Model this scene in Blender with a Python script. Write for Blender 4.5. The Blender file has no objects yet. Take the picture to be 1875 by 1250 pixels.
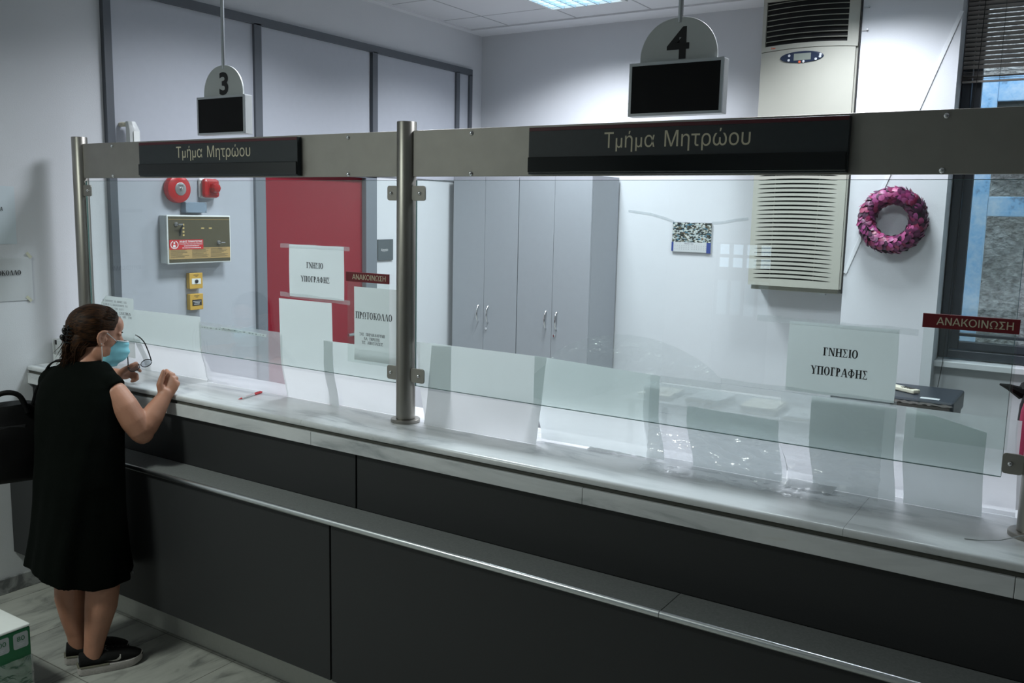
import bpy, bmesh, math, random
from mathutils import Vector, Matrix, noise
R = math.radians
random.seed(7)
SC = bpy.context.scene
COL = SC.collection

# ------------------------------------------------------------------ camera, world, sun/daylight, ceiling lights, exposure
F_PX = 1644.49
yaw, pit, rol = -0.5735436, -0.14222426, 0.02156903
fw = Vector((math.sin(yaw)*math.cos(pit), math.cos(yaw)*math.cos(pit), math.sin(pit)))
r0 = Vector((math.cos(yaw), -math.sin(yaw), 0)); u0 = r0.cross(fw)
rt = r0*math.cos(rol) + u0*math.sin(rol); up = -r0*math.sin(rol) + u0*math.cos(rol)
cd = bpy.data.cameras.new('camera'); cam = bpy.data.objects.new('camera', cd); COL.objects.link(cam)
cam.matrix_world = Matrix(((rt.x, up.x, -fw.x, 4.38336), (rt.y, up.y, -fw.y, 0), (rt.z, up.z, -fw.z, 1.92), (0, 0, 0, 1)))
cd.sensor_width = 36; cd.lens = 36*F_PX/1875; cd.clip_start = 0.05; cd.clip_end = 100
SC.camera = cam

W = bpy.data.worlds.new('world'); SC.world = W; W.use_nodes = True
bg = W.node_tree.nodes['Background']
bg.inputs[0].default_value = (0.66, 0.83, 1.0, 1); bg.inputs[1].default_value = 4.2

def area(name, loc, sx, sy, power, color=(0.88, 0.925, 1.0), spread=100):
    l = bpy.data.lights.new(name, 'AREA'); l.shape = 'RECTANGLE'; l.size = sx; l.size_y = sy
    l.energy = power; l.color = color; l.spread = R(spread)
    o = bpy.data.objects.new(name, l); COL.objects.link(o); o.location = loc
    return o
# recessed louvre fixtures: four over the office, two weak ones over the public hall
OFFICE_LAMPS = [(1.305, 5.345, 50), (3.105, 5.345, 35), (1.305, 3.545, 44), (3.405, 3.545, 40)]
HALL_LAMPS = [(1.0, 0.15, 50), (1.7, -2.6, 14)]
for x, y, p in OFFICE_LAMPS: area('office_lamp', (x, y, 3.318), .52, .52, p, spread=140)
for x, y, p in HALL_LAMPS: area('hall_lamp', (x, y, 3.318), .52, .52, p, color=(0.92, 1.0, 0.93), spread=150)

SC.view_settings.view_transform = 'Standard'; SC.view_settings.look = 'None'
SC.view_settings.exposure = 0.0; SC.view_settings.gamma = 1.0; SC.view_settings.use_curve_mapping = False
SC.cycles.transparent_max_bounces = 24
SC.cycles.max_bounces = 10

# ------------------------------------------------------------------ materials
MATS = {}
def newmat(name):
    m = bpy.data.materials.new(name); m.use_nodes = True
    nt = m.node_tree; b = nt.nodes['Principled BSDF']
    MATS[name] = m
    return m, nt, b
def N(nt, t, **kw):
    n = nt.nodes.new(t)
    for k, v in kw.items(): setattr(n, k, v)
    return n
def lin(c):
    return tuple((x/12.92 if x <= .04045 else ((x+.055)/1.055)**2.4) for x in c)
def mat(name, col, rough=.5, metal=0, var=.06, scale=40, bump=0, bscale=None, spec=.5, stretch=None, emit=0, trans=0):
    m, nt, b = newmat(name)
    tc = N(nt, 'ShaderNodeTexCoord'); mp = N(nt, 'ShaderNodeMapping')
    nt.links.new(tc.outputs['Object'], mp.inputs[0])
    if stretch: mp.inputs['Scale'].default_value = stretch
    ns = N(nt, 'ShaderNodeTexNoise'); ns.inputs['Scale'].default_value = scale; ns.inputs['Detail'].default_value = 4
    nt.links.new(mp.outputs[0], ns.inputs[0])
    mx = N(nt, 'ShaderNodeMix', data_type='RGBA')
    mx.inputs[6].default_value = tuple(min(1, max(0, c*(1-var))) for c in col) + (1,)
    mx.inputs[7].default_value = tuple(min(1, c*(1+var)) for c in col) + (1,)
    nt.links.new(ns.outputs[0], mx.inputs[0]); nt.links.new(mx.outputs[2], b.inputs['Base Color'])
    b.inputs['Roughness'].default_value = rough; b.inputs['Metallic'].default_value = metal
    b.inputs['Specular IOR Level'].default_value = spec
    if bump:
        n2 = N(nt, 'ShaderNodeTexNoise'); n2.inputs['Scale'].default_value = bscale or scale*4
        nt.links.new(mp.outputs[0], n2.inputs[0])
        bp = N(nt, 'ShaderNodeBump'); bp.inputs['Strength'].default_value = bump; bp.inputs['Distance'].default_value = .01
        nt.links.new(n2.outputs[0], bp.inputs['Height']); nt.links.new(bp.outputs[0], b.inputs['Normal'])
    if emit:
        nt.links.new(mx.outputs[2], b.inputs['Emission Color']); b.inputs['Emission Strength'].default_value = emit
    if trans:   # thin translucent sheet (paper)
        out = nt.nodes['Material Output']; tr = N(nt, 'ShaderNodeBsdfTranslucent'); ms = N(nt, 'ShaderNodeMixShader')
        nt.links.new(mx.outputs[2], tr.inputs[0]); ms.inputs[0].default_value = trans
        nt.links.new(b.outputs[0], ms.inputs[1]); nt.links.new(tr.outputs[0], ms.inputs[2]); nt.links.new(ms.outputs[0], out.inputs[0])
    return m

mat('wall_paint', (.60, .615, .64), .85, var=.03, scale=3, bump=.08, bscale=180, spec=.2)
mat('ceiling_paint', (.66, .67, .69), .9, var=.02, scale=3, bump=.1, bscale=250, spec=.2)
mat('panel_laminate', (.42, .44, .485), .55, var=.03, scale=25, spec=.3)
mat('frame_grey', (.085, .095, .11), .45, var=.05, scale=20)
mat('jamb_grey', (.155, .175, .20), .45, var=.05, scale=20)
mat('red_door', (.21, .008, .020), .55, var=.04, scale=30, spec=.25)
mat('dark_laminate', (.0255, .0265, .0275), .5, var=.25, scale=350, spec=.35)
mat('ledge_laminate', (.20, .21, .208), .5, var=.3, scale=160, spec=.35)
mat('kick_plate', (.50, .505, .46), .5, var=.08, scale=60)
mat('groove_olive', (.055, .056, .046), .7)
mat('gap_black', (.006, .006, .007), .8)
mat('brushed_steel', (.32, .305, .275), .38, metal=1, var=.12, scale=30, stretch=(1, 1, .03))
mat('brushed_plate', (.33, .315, .285), .48, metal=.85, var=.10, scale=14, bump=.02, bscale=500)
mat('aluminium', (.62, .64, .65), .28, metal=1, var=.06, scale=30)
mat('chrome', (.75, .75, .76), .15, metal=1, var=.03)
mat('sign_dark', (.016, .022, .025), .45, var=.2, scale=60)
mat('sign_gloss', (.004, .006, .006), .12, var=.2, scale=40, spec=.5)
mat('sign_red', (.075, .004, .010), .4)
mat('letter_cream', (.62, .57, .42), .6, var=.03)
mat('letter_black', (.008, .008, .009), .6)
mat('letter_white', (.75, .75, .75), .6)
mat('letter_grey', (.30, .30, .32), .7)
mat('anak_red', (.16, .004, .010), .4, var=.05)
mat('white_plastic', (.60, .62, .62), .4, var=.03)
mat('sign_face', (.52, .55, .54), .5, var=.03)
mat('screen_black', (.0025, .0025, .003), .55, spec=.2)
mat('cabinet_grey', (.335, .35, .38), .5, var=.03, scale=25, spec=.35)
mat('cabinet_side', (.33, .345, .375), .5, var=.03, scale=25, spec=.35)
mat('ac_cream', (.385, .385, .335), .45, var=.03, scale=12)
mat('ac_white', (.62, .64, .66), .45, var=.03)
mat('ac_dark', (.006, .006, .006), .7)
mat('ac_louvre', (.30, .30, .25), .5)
mat('navy', (.012, .022, .05), .35)
mat('lcd', (.22, .25, .22), .3)
mat('button_grey', (.6, .62, .64), .4)
mat('orange', (.65, .12, .05), .4)
mat('paper', (.74, .76, .77), .8, var=.03, scale=9, bump=.03, bscale=12, spec=.1, trans=.42)
mat('paper_opaque', (.74, .76, .77), .8, var=.03, scale=9, spec=.1, trans=.42)
mat('paper_grey', (.70, .75, .75), .8, var=.04, scale=7, spec=.1, trans=.42)
mat('paper_cream', (.60, .58, .50), .8, var=.12, scale=30, spec=.1)
mat('paper_bluish', (.55, .62, .66), .45, var=.06, scale=8, spec=.4)
mat('fire_red', (.42, .012, .014), .3, var=.05)
mat('lens_red', (.35, .01, .012), .12, var=.3, scale=60)
mat('steel_disc', (.36, .36, .36), .35, metal=.7)
mat('box_bluegrey', (.20, .26, .33), .5)
mat('panel_box', (.52, .545, .55), .45)
mat('panel_brown', (.075, .065, .035), .4, var=.1)
mat('panel_tan', (.42, .28, .11), .5, var=.08)
mat('panel_amber', (.60, .45, .16), .5)
mat('sticker_red', (.50, .015, .02), .4)
mat('callpoint_yellow', (.55, .33, .05), .45, var=.06)
mat('black_plastic', (.010, .010, .011), .35)
mat('dark_plastic', (.022, .028, .040), .4, var=.15)
mat('plate_grey', (.075, .09, .10), .45)
mat('beige_plastic', (.60, .57, .46), .5)
mat('fuzzy_brown', (.085, .075, .07), .95, var=.5, scale=120, bump=.8, bscale=300)
mat('chair_red', (.22, .012, .045), .85, var=.2, scale=200, bump=.2, bscale=600)
mat('desk_grey', (.36, .37, .37), .5, var=.05)
mat('pen_red', (.55, .015, .02), .3)
mat('pen_white', (.72, .72, .72), .3)
mat('cable_black', (.008, .008, .008), .5)
mat('trunking_white', (.66, .68, .70), .6)
mat('window_frame', (.030, .036, .045), .4, var=.08)
mat('blind_slat', (.27, .25, .235), .5, var=.06)
mat('sill_marble', (.62, .64, .66), .35, var=.06, scale=10)
mat('carton_white', (.74, .76, .74), .5, var=.03)
mat('carton_green', (.006, .13, .045), .4, var=.06)
mat('carton_silver', (.42, .44, .45), .4, var=.12, scale=12)
mat('leaf_shelf', (.3, .3, .3), .5)
# figure
mat('skin', (.42, .20, .128), .5, var=.22, scale=16, bump=.06, bscale=160)
mat('dress_black', (.0024, .0034, .0026), .95, var=.3, scale=60, bump=.12, bscale=420, spec=.05)
mat('bag_black', (.0016, .0016, .0018), .6, var=.3, scale=40, bump=.1, bscale=200, spec=.15)
mat('shoe_black', (.008, .008, .008), .8, var=.35, scale=300, bump=.3, bscale=700, spec=.2)
mat('sole_white', (.44, .41, .39), .7, var=.28, scale=160, bump=.12, bscale=220)
mat('sole_olive', (.13, .125, .09), .7)
mat('swoosh_white', (.55, .53, .49), .6)
mat('mask_blue', (.24, .56, .64), .8, var=.05, scale=50, bump=.03, bscale=400, spec=.12)
mat('mask_white', (.62, .68, .70), .75)
mat('clip_black', (.006, .006, .006), .2)
mat('glasses_black', (.012, .012, .014), .25, var=.6, scale=220)
mat('eye_white', (.6, .58, .55), .3); mat('iris', (.05, .025, .012), .25)

def hair_mat():
    m, nt, b = newmat('hair')
    tc = N(nt, 'ShaderNodeTexCoord'); mp = N(nt, 'ShaderNodeMapping'); mp.inputs['Scale'].default_value = (9, 60, 60)
    ns = N(nt, 'ShaderNodeTexNoise'); ns.inputs['Scale'].default_value = 3; ns.inputs['Detail'].default_value = 5
    nt.links.new(tc.outputs['Object'], mp.inputs[0]); nt.links.new(mp.outputs[0], ns.inputs[0])
    cr = N(nt, 'ShaderNodeValToRGB'); e = cr.color_ramp.elements
    e[0].position = .35; e[0].color = (.005, .0022, .0010, 1); e[1].position = .74; e[1].color = (.060, .023, .007, 1)
    nt.links.new(ns.outputs[0], cr.inputs[0]); nt.links.new(cr.outputs[0], b.inputs['Base Color'])
    b.inputs['Roughness'].default_value = .55
    b.inputs['Specular IOR Level'].default_value = .14
    bp = N(nt, 'ShaderNodeBump'); bp.inputs['Strength'].default_value = .5; bp.inputs['Distance'].default_value = .004
    nt.links.new(ns.outputs[0], bp.inputs['Height']); nt.links.new(bp.outputs[0], b.inputs['Normal'])
hair_mat()

def marble_mat(name, base, vein, scale, warp, rough, tiles=None, warm=0, lo=.42, hi=.75):
    m, nt, b = newmat(name); L = nt.links.new
    tc = N(nt, 'ShaderNodeTexCoord'); mp = N(nt, 'ShaderNodeMapping'); mp.inputs['Scale'].default_value = scale
    mp.inputs['Rotation'].default_value = (0, 0, .5)
    L(tc.outputs['Object'], mp.inputs[0])
    n1 = N(nt, 'ShaderNodeTexNoise'); n1.inputs['Scale'].default_value = 2.2; n1.inputs['Detail'].default_value = 8; n1.inputs['Roughness'].default_value = .62; n1.inputs['Distortion'].default_value = warp
    L(mp.outputs[0], n1.inputs[0])
    cr = N(nt, 'ShaderNodeValToRGB'); e = cr.color_ramp.elements
    e[0].position = lo; e[0].color = tuple(vein)+(1,); e[1].position = hi; e[1].color = tuple(base)+(1,)
    mid = e.new((lo+hi)/2); mid.color = tuple(.25*v+.75*q for v, q in zip(vein, base))+(1,)
    L(n1.outputs[0], cr.inputs[0]); colout = cr.outputs[0]
    if warm:
        n2 = N(nt, 'ShaderNodeTexNoise'); n2.inputs['Scale'].default_value = 1.1; n2.inputs['Detail'].default_value = 6; n2.inputs['Distortion'].default_value = 3
        L(mp.outputs[0], n2.inputs[0]); c2 = N(nt, 'ShaderNodeValToRGB'); f = c2.color_ramp.elements
        f[0].position = .68; f[0].color = (0, 0, 0, 1); f[1].position = .78; f[1].color = (warm, warm, warm, 1)
        L(n2.outputs[0], c2.inputs[0]); mx = N(nt, 'ShaderNodeMix', data_type='RGBA')
        L(c2.outputs[0], mx.inputs[0]); L(colout, mx.inputs[6]); mx.inputs[7].default_value = (.42, .33, .20, 1); colout = mx.outputs[2]
    if tiles:
        br = N(nt, 'ShaderNodeTexBrick'); mp2 = N(nt, 'ShaderNodeMapping'); mp2.inputs['Location'].default_value = (-tiles[2], -tiles[3], 0)
        L(tc.outputs['Object'], mp2.inputs[0]); L(mp2.outputs[0], br.inputs[0])
        br.offset = 0; br.inputs['Scale'].default_value = 1; br.inputs['Mortar Size'].default_value = .0022; br.inputs['Mortar Smooth'].default_value = .1
        br.inputs['Brick Width'].default_value = tiles[0]; br.inputs['Row Height'].default_value = tiles[1]
        br.inputs['Color1'].default_value = (.86, .86, .86, 1); br.inputs['Color2'].default_value = (1.08, 1.08, 1.06, 1); br.inputs['Mortar'].default_value = (.34, .33, .31, 1)
        mx = N(nt, 'ShaderNodeMix', data_type='RGBA', blend_type='MULTIPLY'); mx.inputs[0].default_value = 1
        L(colout, mx.inputs[6]); L(br.outputs[0], mx.inputs[7]); colout = mx.outputs[2]
    L(colout, b.inputs['Base Color']); b.inputs['Roughness'].default_value = rough
marble_mat('marble_white', (.64, .655, .665), (.31, .33, .345), (.7, 3.2, 3.2), 1.3, .25, warm=.3, lo=.30, hi=.60)
marble_mat('marble_floor', (.40, .405, .375), (.17, .175, .165), (3.4, .9, 1), 1.5, .3, tiles=(.45, .45, .105, .14), lo=.33, hi=.64)
marble_mat('marble_skirting', (.36, .37, .37), (.12, .125, .13), (3, 3, 3), 1.5, .35, lo=.35, hi=.65)

def ceiling_tiles():
    m, nt, b = newmat('ceiling_tiles'); L = nt.links.new
    tc = N(nt, 'ShaderNodeTexCoord'); mp = N(nt, 'ShaderNodeMapping'); mp.inputs['Location'].default_value = (-.405, -.245, 0)
    L(tc.outputs['Object'], mp.inputs[0]); br = N(nt, 'ShaderNodeTexBrick'); L(mp.outputs[0], br.inputs[0])
    br.offset = 0; br.inputs['Scale'].default_value = 1; br.inputs['Brick Width'].default_value = .6; br.inputs['Row Height'].default_value = .6
    br.inputs['Mortar Size'].default_value = .007; br.inputs['Mortar Smooth'].default_value = 0
    br.inputs['Color1'].default_value = (.60, .61, .63, 1); br.inputs['Color2'].default_value = (.63, .64, .66, 1); br.inputs['Mortar'].default_value = (.30, .31, .32, 1)
    L(br.outputs[0], b.inputs['Base Color']); b.inputs['Roughness'].default_value = .9
    bp = N(nt, 'ShaderNodeBump'); bp.inputs['Strength'].default_value = .6; bp.inputs['Distance'].default_value = .006; bp.invert = True
    L(br.outputs['Fac'], bp.inputs['Height']); L(bp.outputs[0], b.inputs['Normal'])
ceiling_tiles()

def glass_mat(name, tint, boost=1.0, rough=0.0):
    m, nt, b = newmat(name); L = nt.links.new; nt.nodes.remove(b)
    out = nt.nodes['Material Output']; tr = N(nt, 'ShaderNodeBsdfTransparent'); tr.inputs[0].default_value = tuple(tint)+(1,)
    gl = N(nt, 'ShaderNodeBsdfGlossy'); gl.inputs['Roughness'].default_value = rough; gl.inputs[0].default_value = (1, 1, 1, 1)
    fr = N(nt, 'ShaderNodeFresnel'); ge = N(nt, 'ShaderNodeNewGeometry'); mr = N(nt, 'ShaderNodeMapRange')
    mr.inputs[3].default_value = 1.5; mr.inputs[4].default_value = 1/1.5; L(ge.outputs['Backfacing'], mr.inputs[0]); L(mr.outputs[0], fr.inputs[0])
    mu = N(nt, 'ShaderNodeMath', operation='MULTIPLY'); mu.inputs[1].default_value = boost; L(fr.outputs[0], mu.inputs[0])
    ms = N(nt, 'ShaderNodeMixShader'); L(mu.outputs[0], ms.inputs[0]); L(tr.outputs[0], ms.inputs[1]); L(gl.outputs[0], ms.inputs[2]); L(ms.outputs[0], out.inputs[0])
glass_mat('pane_glass', (.93, .967, .955), .72); glass_mat('window_glass', (.93, .95, .96)); glass_mat('acrylic', (.93, .95, .94), .8)
glass_mat('lens_glass', (.78, .80, .82))
mat('glass_edge', (.10, .17, .16), .2)

def film_mat(name, opacity, col, gloss=.16, bump=.6, bscale=22, trans=.5, rough=.16):
    m, nt, b = newmat(name); L = nt.links.new; nt.nodes.remove(b); out = nt.nodes['Material Output']
    tc = N(nt, 'ShaderNodeTexCoord'); ns = N(nt, 'ShaderNodeTexNoise'); ns.inputs['Scale'].default_value = bscale; ns.inputs['Detail'].default_value = 3; ns.inputs['Distortion'].default_value = 1.2
    L(tc.outputs['Object'], ns.inputs[0]); bp = N(nt, 'ShaderNodeBump'); bp.inputs['Strength'].default_value = bump; bp.inputs['Distance'].default_value = .02
    L(ns.outputs[0], bp.inputs['Height'])
    di = N(nt, 'ShaderNodeBsdfDiffuse'); di.inputs[0].default_value = tuple(col)+(1,); tl = N(nt, 'ShaderNodeBsdfTranslucent'); tl.inputs[0].default_value = tuple(col)+(1,)
    md = N(nt, 'ShaderNodeMixShader'); md.inputs[0].default_value = trans; L(di.outputs[0], md.inputs[1]); L(tl.outputs[0], md.inputs[2])
    tr = N(nt, 'ShaderNodeBsdfTransparent'); tr.inputs[0].default_value = (.97, .98, .98, 1)
    m1 = N(nt, 'ShaderNodeMixShader'); m1.inputs[0].default_value = opacity; L(tr.outputs[0], m1.inputs[1]); L(md.outputs[0], m1.inputs[2])
    gl = N(nt, 'ShaderNodeBsdfGlossy'); gl.inputs['Roughness'].default_value = rough; L(bp.outputs[0], gl.inputs['Normal']); L(bp.outputs[0], di.inputs['Normal'])
    m2 = N(nt, 'ShaderNodeMixShader'); m2.inputs[0].default_value = gloss; L(m1.outputs[0], m2.inputs[1]); L(gl.outputs[0], m2.inputs[2]); L(m2.outputs[0], out.inputs[0])
film_mat('film_clear', .16, (.80, .82, .84), .13, .45, 9, rough=.2)
film_mat('film_thin', .07, (.75, .78, .8), .07, 1.0, 16)
film_mat('film_milky', .78, (.76, .78, .81), .05, .5, 7)
film_mat('film_hazy', .60, (.52, .53, .56), .05, .4, 8)
film_mat('film_frosted', .90, (.72, .78, .78), .05, .1, 6)
film_mat('tape_clear', .24, (.66, .70, .72), .10, .4, 30)
film_mat('wrap_film', .22, (.7, .75, .74), .22, .9, 12)

def stone_mat():
    m, nt, b = newmat('stone'); L = nt.links.new
    tc = N(nt, 'ShaderNodeTexCoord'); mp = N(nt, 'ShaderNodeMapping'); mp.inputs['Scale'].default_value = (5, 5, 7.5); L(tc.outputs['Object'], mp.inputs[0])
    nz = N(nt, 'ShaderNodeTexNoise'); nz.inputs['Scale'].default_value = 2; nz.inputs['Detail'].default_value = 5; L(mp.outputs[0], nz.inputs[0])
    mxv = N(nt, 'ShaderNodeMix', data_type='VECTOR'); mxv.inputs[0].default_value = .35; L(mp.outputs[0], mxv.inputs[4]); L(nz.outputs[1], mxv.inputs[5])
    vo = N(nt, 'ShaderNodeTexVoronoi', feature='DISTANCE_TO_EDGE'); L(mxv.outputs[1], vo.inputs[0]); vo.inputs['Scale'].default_value = 1
    vc = N(nt, 'ShaderNodeTexVoronoi'); L(mxv.outputs[1], vc.inputs[0]); vc.inputs['Scale'].default_value = 1
    cr = N(nt, 'ShaderNodeValToRGB'); e = cr.color_ramp.elements; e[0].color = (.48, .42, .36, 1); e[1].color = (.72, .66, .60, 1); L(vc.outputs['Color'], cr.inputs[0])
    n3 = N(nt, 'ShaderNodeTexNoise'); n3.inputs['Scale'].default_value = 5; n3.inputs['Detail'].default_value = 9; L(mp.outputs[0], n3.inputs[0])
    c3 = N(nt, 'ShaderNodeValToRGB'); f = c3.color_ramp.elements; f[0].position = .3; f[0].color = (.45, .43, .41, 1); f[1].position = .7; f[1].color = (1.15, 1.15, 1.15, 1); L(n3.outputs[0], c3.inputs[0])
    mu = N(nt, 'ShaderNodeMix', data_type='RGBA', blend_type='MULTIPLY'); mu.inputs[0].default_value = 1; L(cr.outputs[0], mu.inputs[6]); L(c3.outputs[0], mu.inputs[7])
    L(mu.outputs[2], b.inputs['Base Color']); b.inputs['Roughness'].default_value = .95
    ad = N(nt, 'ShaderNodeMath', operation='ADD'); L(vo.outputs[0], ad.inputs[0]); L(n3.outputs[0], ad.inputs[1])
    bp = N(nt, 'ShaderNodeBump'); bp.inputs['Strength'].default_value = 1; bp.inputs['Distance'].default_value = .08; L(ad.outputs[0], bp.inputs['Height']); L(bp.outputs[0], b.inputs['Normal'])
stone_mat()
def blue_wood():
    m, nt, b = newmat('blue_wood'); L = nt.links.new
    tc = N(nt, 'ShaderNodeTexCoord'); ns = N(nt, 'ShaderNodeTexNoise'); ns.inputs['Scale'].default_value = 7; ns.inputs['Detail'].default_value = 8; ns.inputs['Roughness'].default_value = .7
    L(tc.outputs['Object'], ns.inputs[0]); cr = N(nt, 'ShaderNodeValToRGB'); e = cr.color_ramp.elements
    e[0].position = .42; e[0].color = (.26, .46, .66, 1); e[1].position = .70; e[1].color = (.62, .68, .72, 1)
    q = e.new(.30); q.color = (.10, .10, .10, 1)
    L(ns.outputs[0], cr.inputs[0]); L(cr.outputs[0], b.inputs['Base Color']); b.inputs['Roughness'].default_value = .7
blue_wood()
def town_picture():
    m, nt, b = newmat('town_picture'); L = nt.links.new
    tc = N(nt, 'ShaderNodeTexCoord'); mp = N(nt, 'ShaderNodeMapping'); mp.inputs['Scale'].default_value = (70, 1, 110); L(tc.outputs['Object'], mp.inputs[0])
    vo = N(nt, 'ShaderNodeTexVoronoi'); L(mp.outputs[0], vo.inputs[0]); vo.inputs['Scale'].default_value = 1; vo.distance = 'CHEBYCHEV'
    cr = N(nt, 'ShaderNodeValToRGB'); cr.color_ramp.interpolation = 'CONSTANT'; e = cr.color_ramp.elements
    e[0].position = 0; e[0].color = (.02, .025, .022, 1); e[1].position = .34; e[1].color = (.10, .09, .06, 1)
    for p, c in ((.45, (.34, .40, .40)), (.58, (.05, .13, .18)), (.66, (.50, .53, .50)), (.80, (.03, .03, .03)), (.9, (.17, .10, .05))):
        q = e.new(p); q.color = c+(1,)
    L(vo.outputs['Color'], cr.inputs[0]); L(cr.outputs[0], b.inputs['Base Color']); b.inputs['Roughness'].default_value = .4
town_picture()
def petals_mat():
    m, nt, b = newmat('petals'); L = nt.links.new
    g = N(nt, 'ShaderNodeNewGeometry'); cr = N(nt, 'ShaderNodeValToRGB'); e = cr.color_ramp.elements
    e[0].position = 0; e[0].color = (.022, .006, .018, 1); e[1].position = 1; e[1].color = (.34, .06, .16, 1)
    for p, c in ((.2, (.075, .012, .05)), (.45, (.13, .014, .075)), (.62, (.22, .010, .05)), (.8, (.24, .035, .15))):
        q = e.new(p); q.color = c+(1,)
    L(g.outputs['Random Per Island'], cr.inputs[0]); L(cr.outputs[0], b.inputs['Base Color']); b.inputs['Roughness'].default_value = .45
petals_mat()
m, nt, b = newmat('lamp_diffuser'); b.inputs['Emission Color'].default_value = (.72, .90, 1, 1); b.inputs['Emission Strength'].default_value = 2.4
m, nt, b = newmat('lamp_louvre'); b.inputs['Base Color'].default_value = (.55, .70, .80, 1); b.inputs['Roughness'].default_value = .25; b.inputs['Metallic'].default_value = .4

# ------------------------------------------------------------------ mesh building
def smooth_path(pts, n=6):
    """Catmull-Rom curve through the points"""
    p = [Vector(q) for q in pts]; p = [2*p[0]-p[1]]+p+[2*p[-1]-p[-2]]; out = []
    for i in range(1, len(p)-2):
        for k in range(n):
            t = k/n; a, b_, c, d = p[i-1:i+3]
            out.append(.5*(2*b_+(c-a)*t+(2*a-5*b_+4*c-d)*t*t+(3*b_-a-3*c+d)*t**3))
    return out+[p[-2]]
class MB:
    def __init__(s): s.v = []; s.f = []; s.smooth = False
    def add(s, vs, fs):
        o = len(s.v); s.v += [Vector(p) for p in vs]; s.f += [tuple(i+o for i in f) for f in fs]; return s
    def box(s, x0, x1, y0, y1, z0, z1):
        vs = [(x, y, z) for z in (z0, z1) for y in (y0, y1) for x in (x0, x1)]
        return s.add(vs, [(0, 2, 3, 1), (4, 5, 7, 6), (0, 1, 5, 4), (2, 6, 7, 3), (0, 4, 6, 2), (1, 3, 7, 5)])
    def obox(s, c, ax, ay, az):   # oriented box: centre and three half-axes
        c, ax, ay, az = map(Vector, (c, ax, ay, az))
        vs = [c+ax*i+ay*j+az*k for k in (-1, 1) for j in (-1, 1) for i in (-1, 1)]
        return s.add(vs, [(0, 2, 3, 1), (4, 5, 7, 6), (0, 1, 5, 4), (2, 6, 7, 3), (0, 4, 6, 2), (1, 3, 7, 5)])
    def rings(s, rs, cap0=True, cap1=True, closed=False):
        n = len(rs[0]); o = len(s.v); s.smooth = True
        for r in rs: s.v += [Vector(p) for p in r]
        m = len(rs)
        for i in range(m if closed else m-1):
            a = o+i*n; b_ = o+((i+1) % m)*n
            for j in range(n): s.f.append((a+j, a+(j+1) % n, b_+(j+1) % n, b_+j))
        if cap0 and not closed: s.f.append(tuple(o+j for j in range(n))[::-1])
        if cap1 and not closed: s.f.append(tuple(o+(m-1)*n+j for j in range(n)))
        return s
    def tube(s, path, rad, seg=12, round_ends=False, flat=None):
        path = [Vector(p) for p in path]
        if not isinstance(rad, (list, tuple)): rad = [rad]*len(path)
        if round_ends:   # hemispherical ends
            d0 = (path[0]-path[1]).normalized(); d1 = (path[-1]-path[-2]).normalized()
            q = [(.95, .30), (.72, .70), (.35, .94)]
            pre = [path[0]+d0*rad[0]*a for a, b_ in q]; pr = [rad[0]*b_ for a, b_ in q]
            post = [path[-1]+d1*rad[-1]*a for a, b_ in q][::-1]; po = [rad[-1]*b_ for a, b_ in q][::-1]
            path = pre+path+post; rad = pr+list(rad)+po
        rs = []; nrm = None
        for i, p in enumerate(path):
            t = (path[min(i+1, len(path)-1)]-path[max(i-1, 0)])
            t = t.normalized() if t.length > 1e-9 else Vector((0, 0, 1))
            if nrm is None:
                nrm = t.cross(Vector((0, 0, 1)));
                if nrm.length < .05: nrm = t.cross(Vector((1, 0, 0)))
            nrm = (nrm - t*nrm.dot(t)).normalized(); bn = t.cross(nrm)
            rs.append([p+(nrm*math.cos(2*math.pi*k/seg)+bn*math.sin(2*math.pi*k/seg))*rad[i] for k in range(seg)])
        return s.rings(rs)
    def lathe(s, prof, c=(0, 0, 0), axis='z', seg=32):
        c = Vector(c); rs = []
        for r, h in prof:
            ring = []
            for k in range(seg):
                a = 2*math.pi*k/seg; p = (r*math.cos(a), r*math.sin(a), h)
                if axis == 'y': p = (p[0], p[2], -p[1])
                if axis == 'x': p = (p[2], p[0], p[1])
                ring.append(c+Vector(p))
            rs.append(ring)
        return s.rings(rs)
    def ellipsoid(s, c, ax, ay, az, nu=20, nv=12):
        c, ax, ay, az = map(Vector, (c, ax, ay, az)); rs = []
        for i in range(1, nv):
            t = math.pi*i/nv-math.pi/2
            rs.append([c+az*math.sin(t)+(ax*math.cos(2*math.pi*k/nu)+ay*math.sin(2*math.pi*k/nu))*math.cos(t) for k in range(nu)])
        return s.rings(rs)
    def grid(s, fn, nu, nv):
        o = len(s.v); s.smooth = True
        for j in range(nv+1):
            for i in range(nu+1): s.v.append(Vector(fn(i/nu, j/nv)))
        for j in range(nv):
            for i in range(nu):
                a = o+j*(nu+1)+i; s.f.append((a, a+1, a+nu+2, a+nu+1))
        return s
    def prism(s, poly, o, ax, ay, n, depth):   # polygon in the plane (ax, ay) at o, extruded along n
        o, ax, ay, n = map(Vector, (o, ax, ay, n)); k = len(poly)
        a = [o+ax*p[0]+ay*p[1] for p in poly]; b_ = [p+n*depth for p in a]
        return s.add(a+b_, [tuple(range(k))[::-1], tuple(range(k, 2*k))]+[(i, (i+1) % k, k+(i+1) % k, k+i) for i in range(k)])
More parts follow.
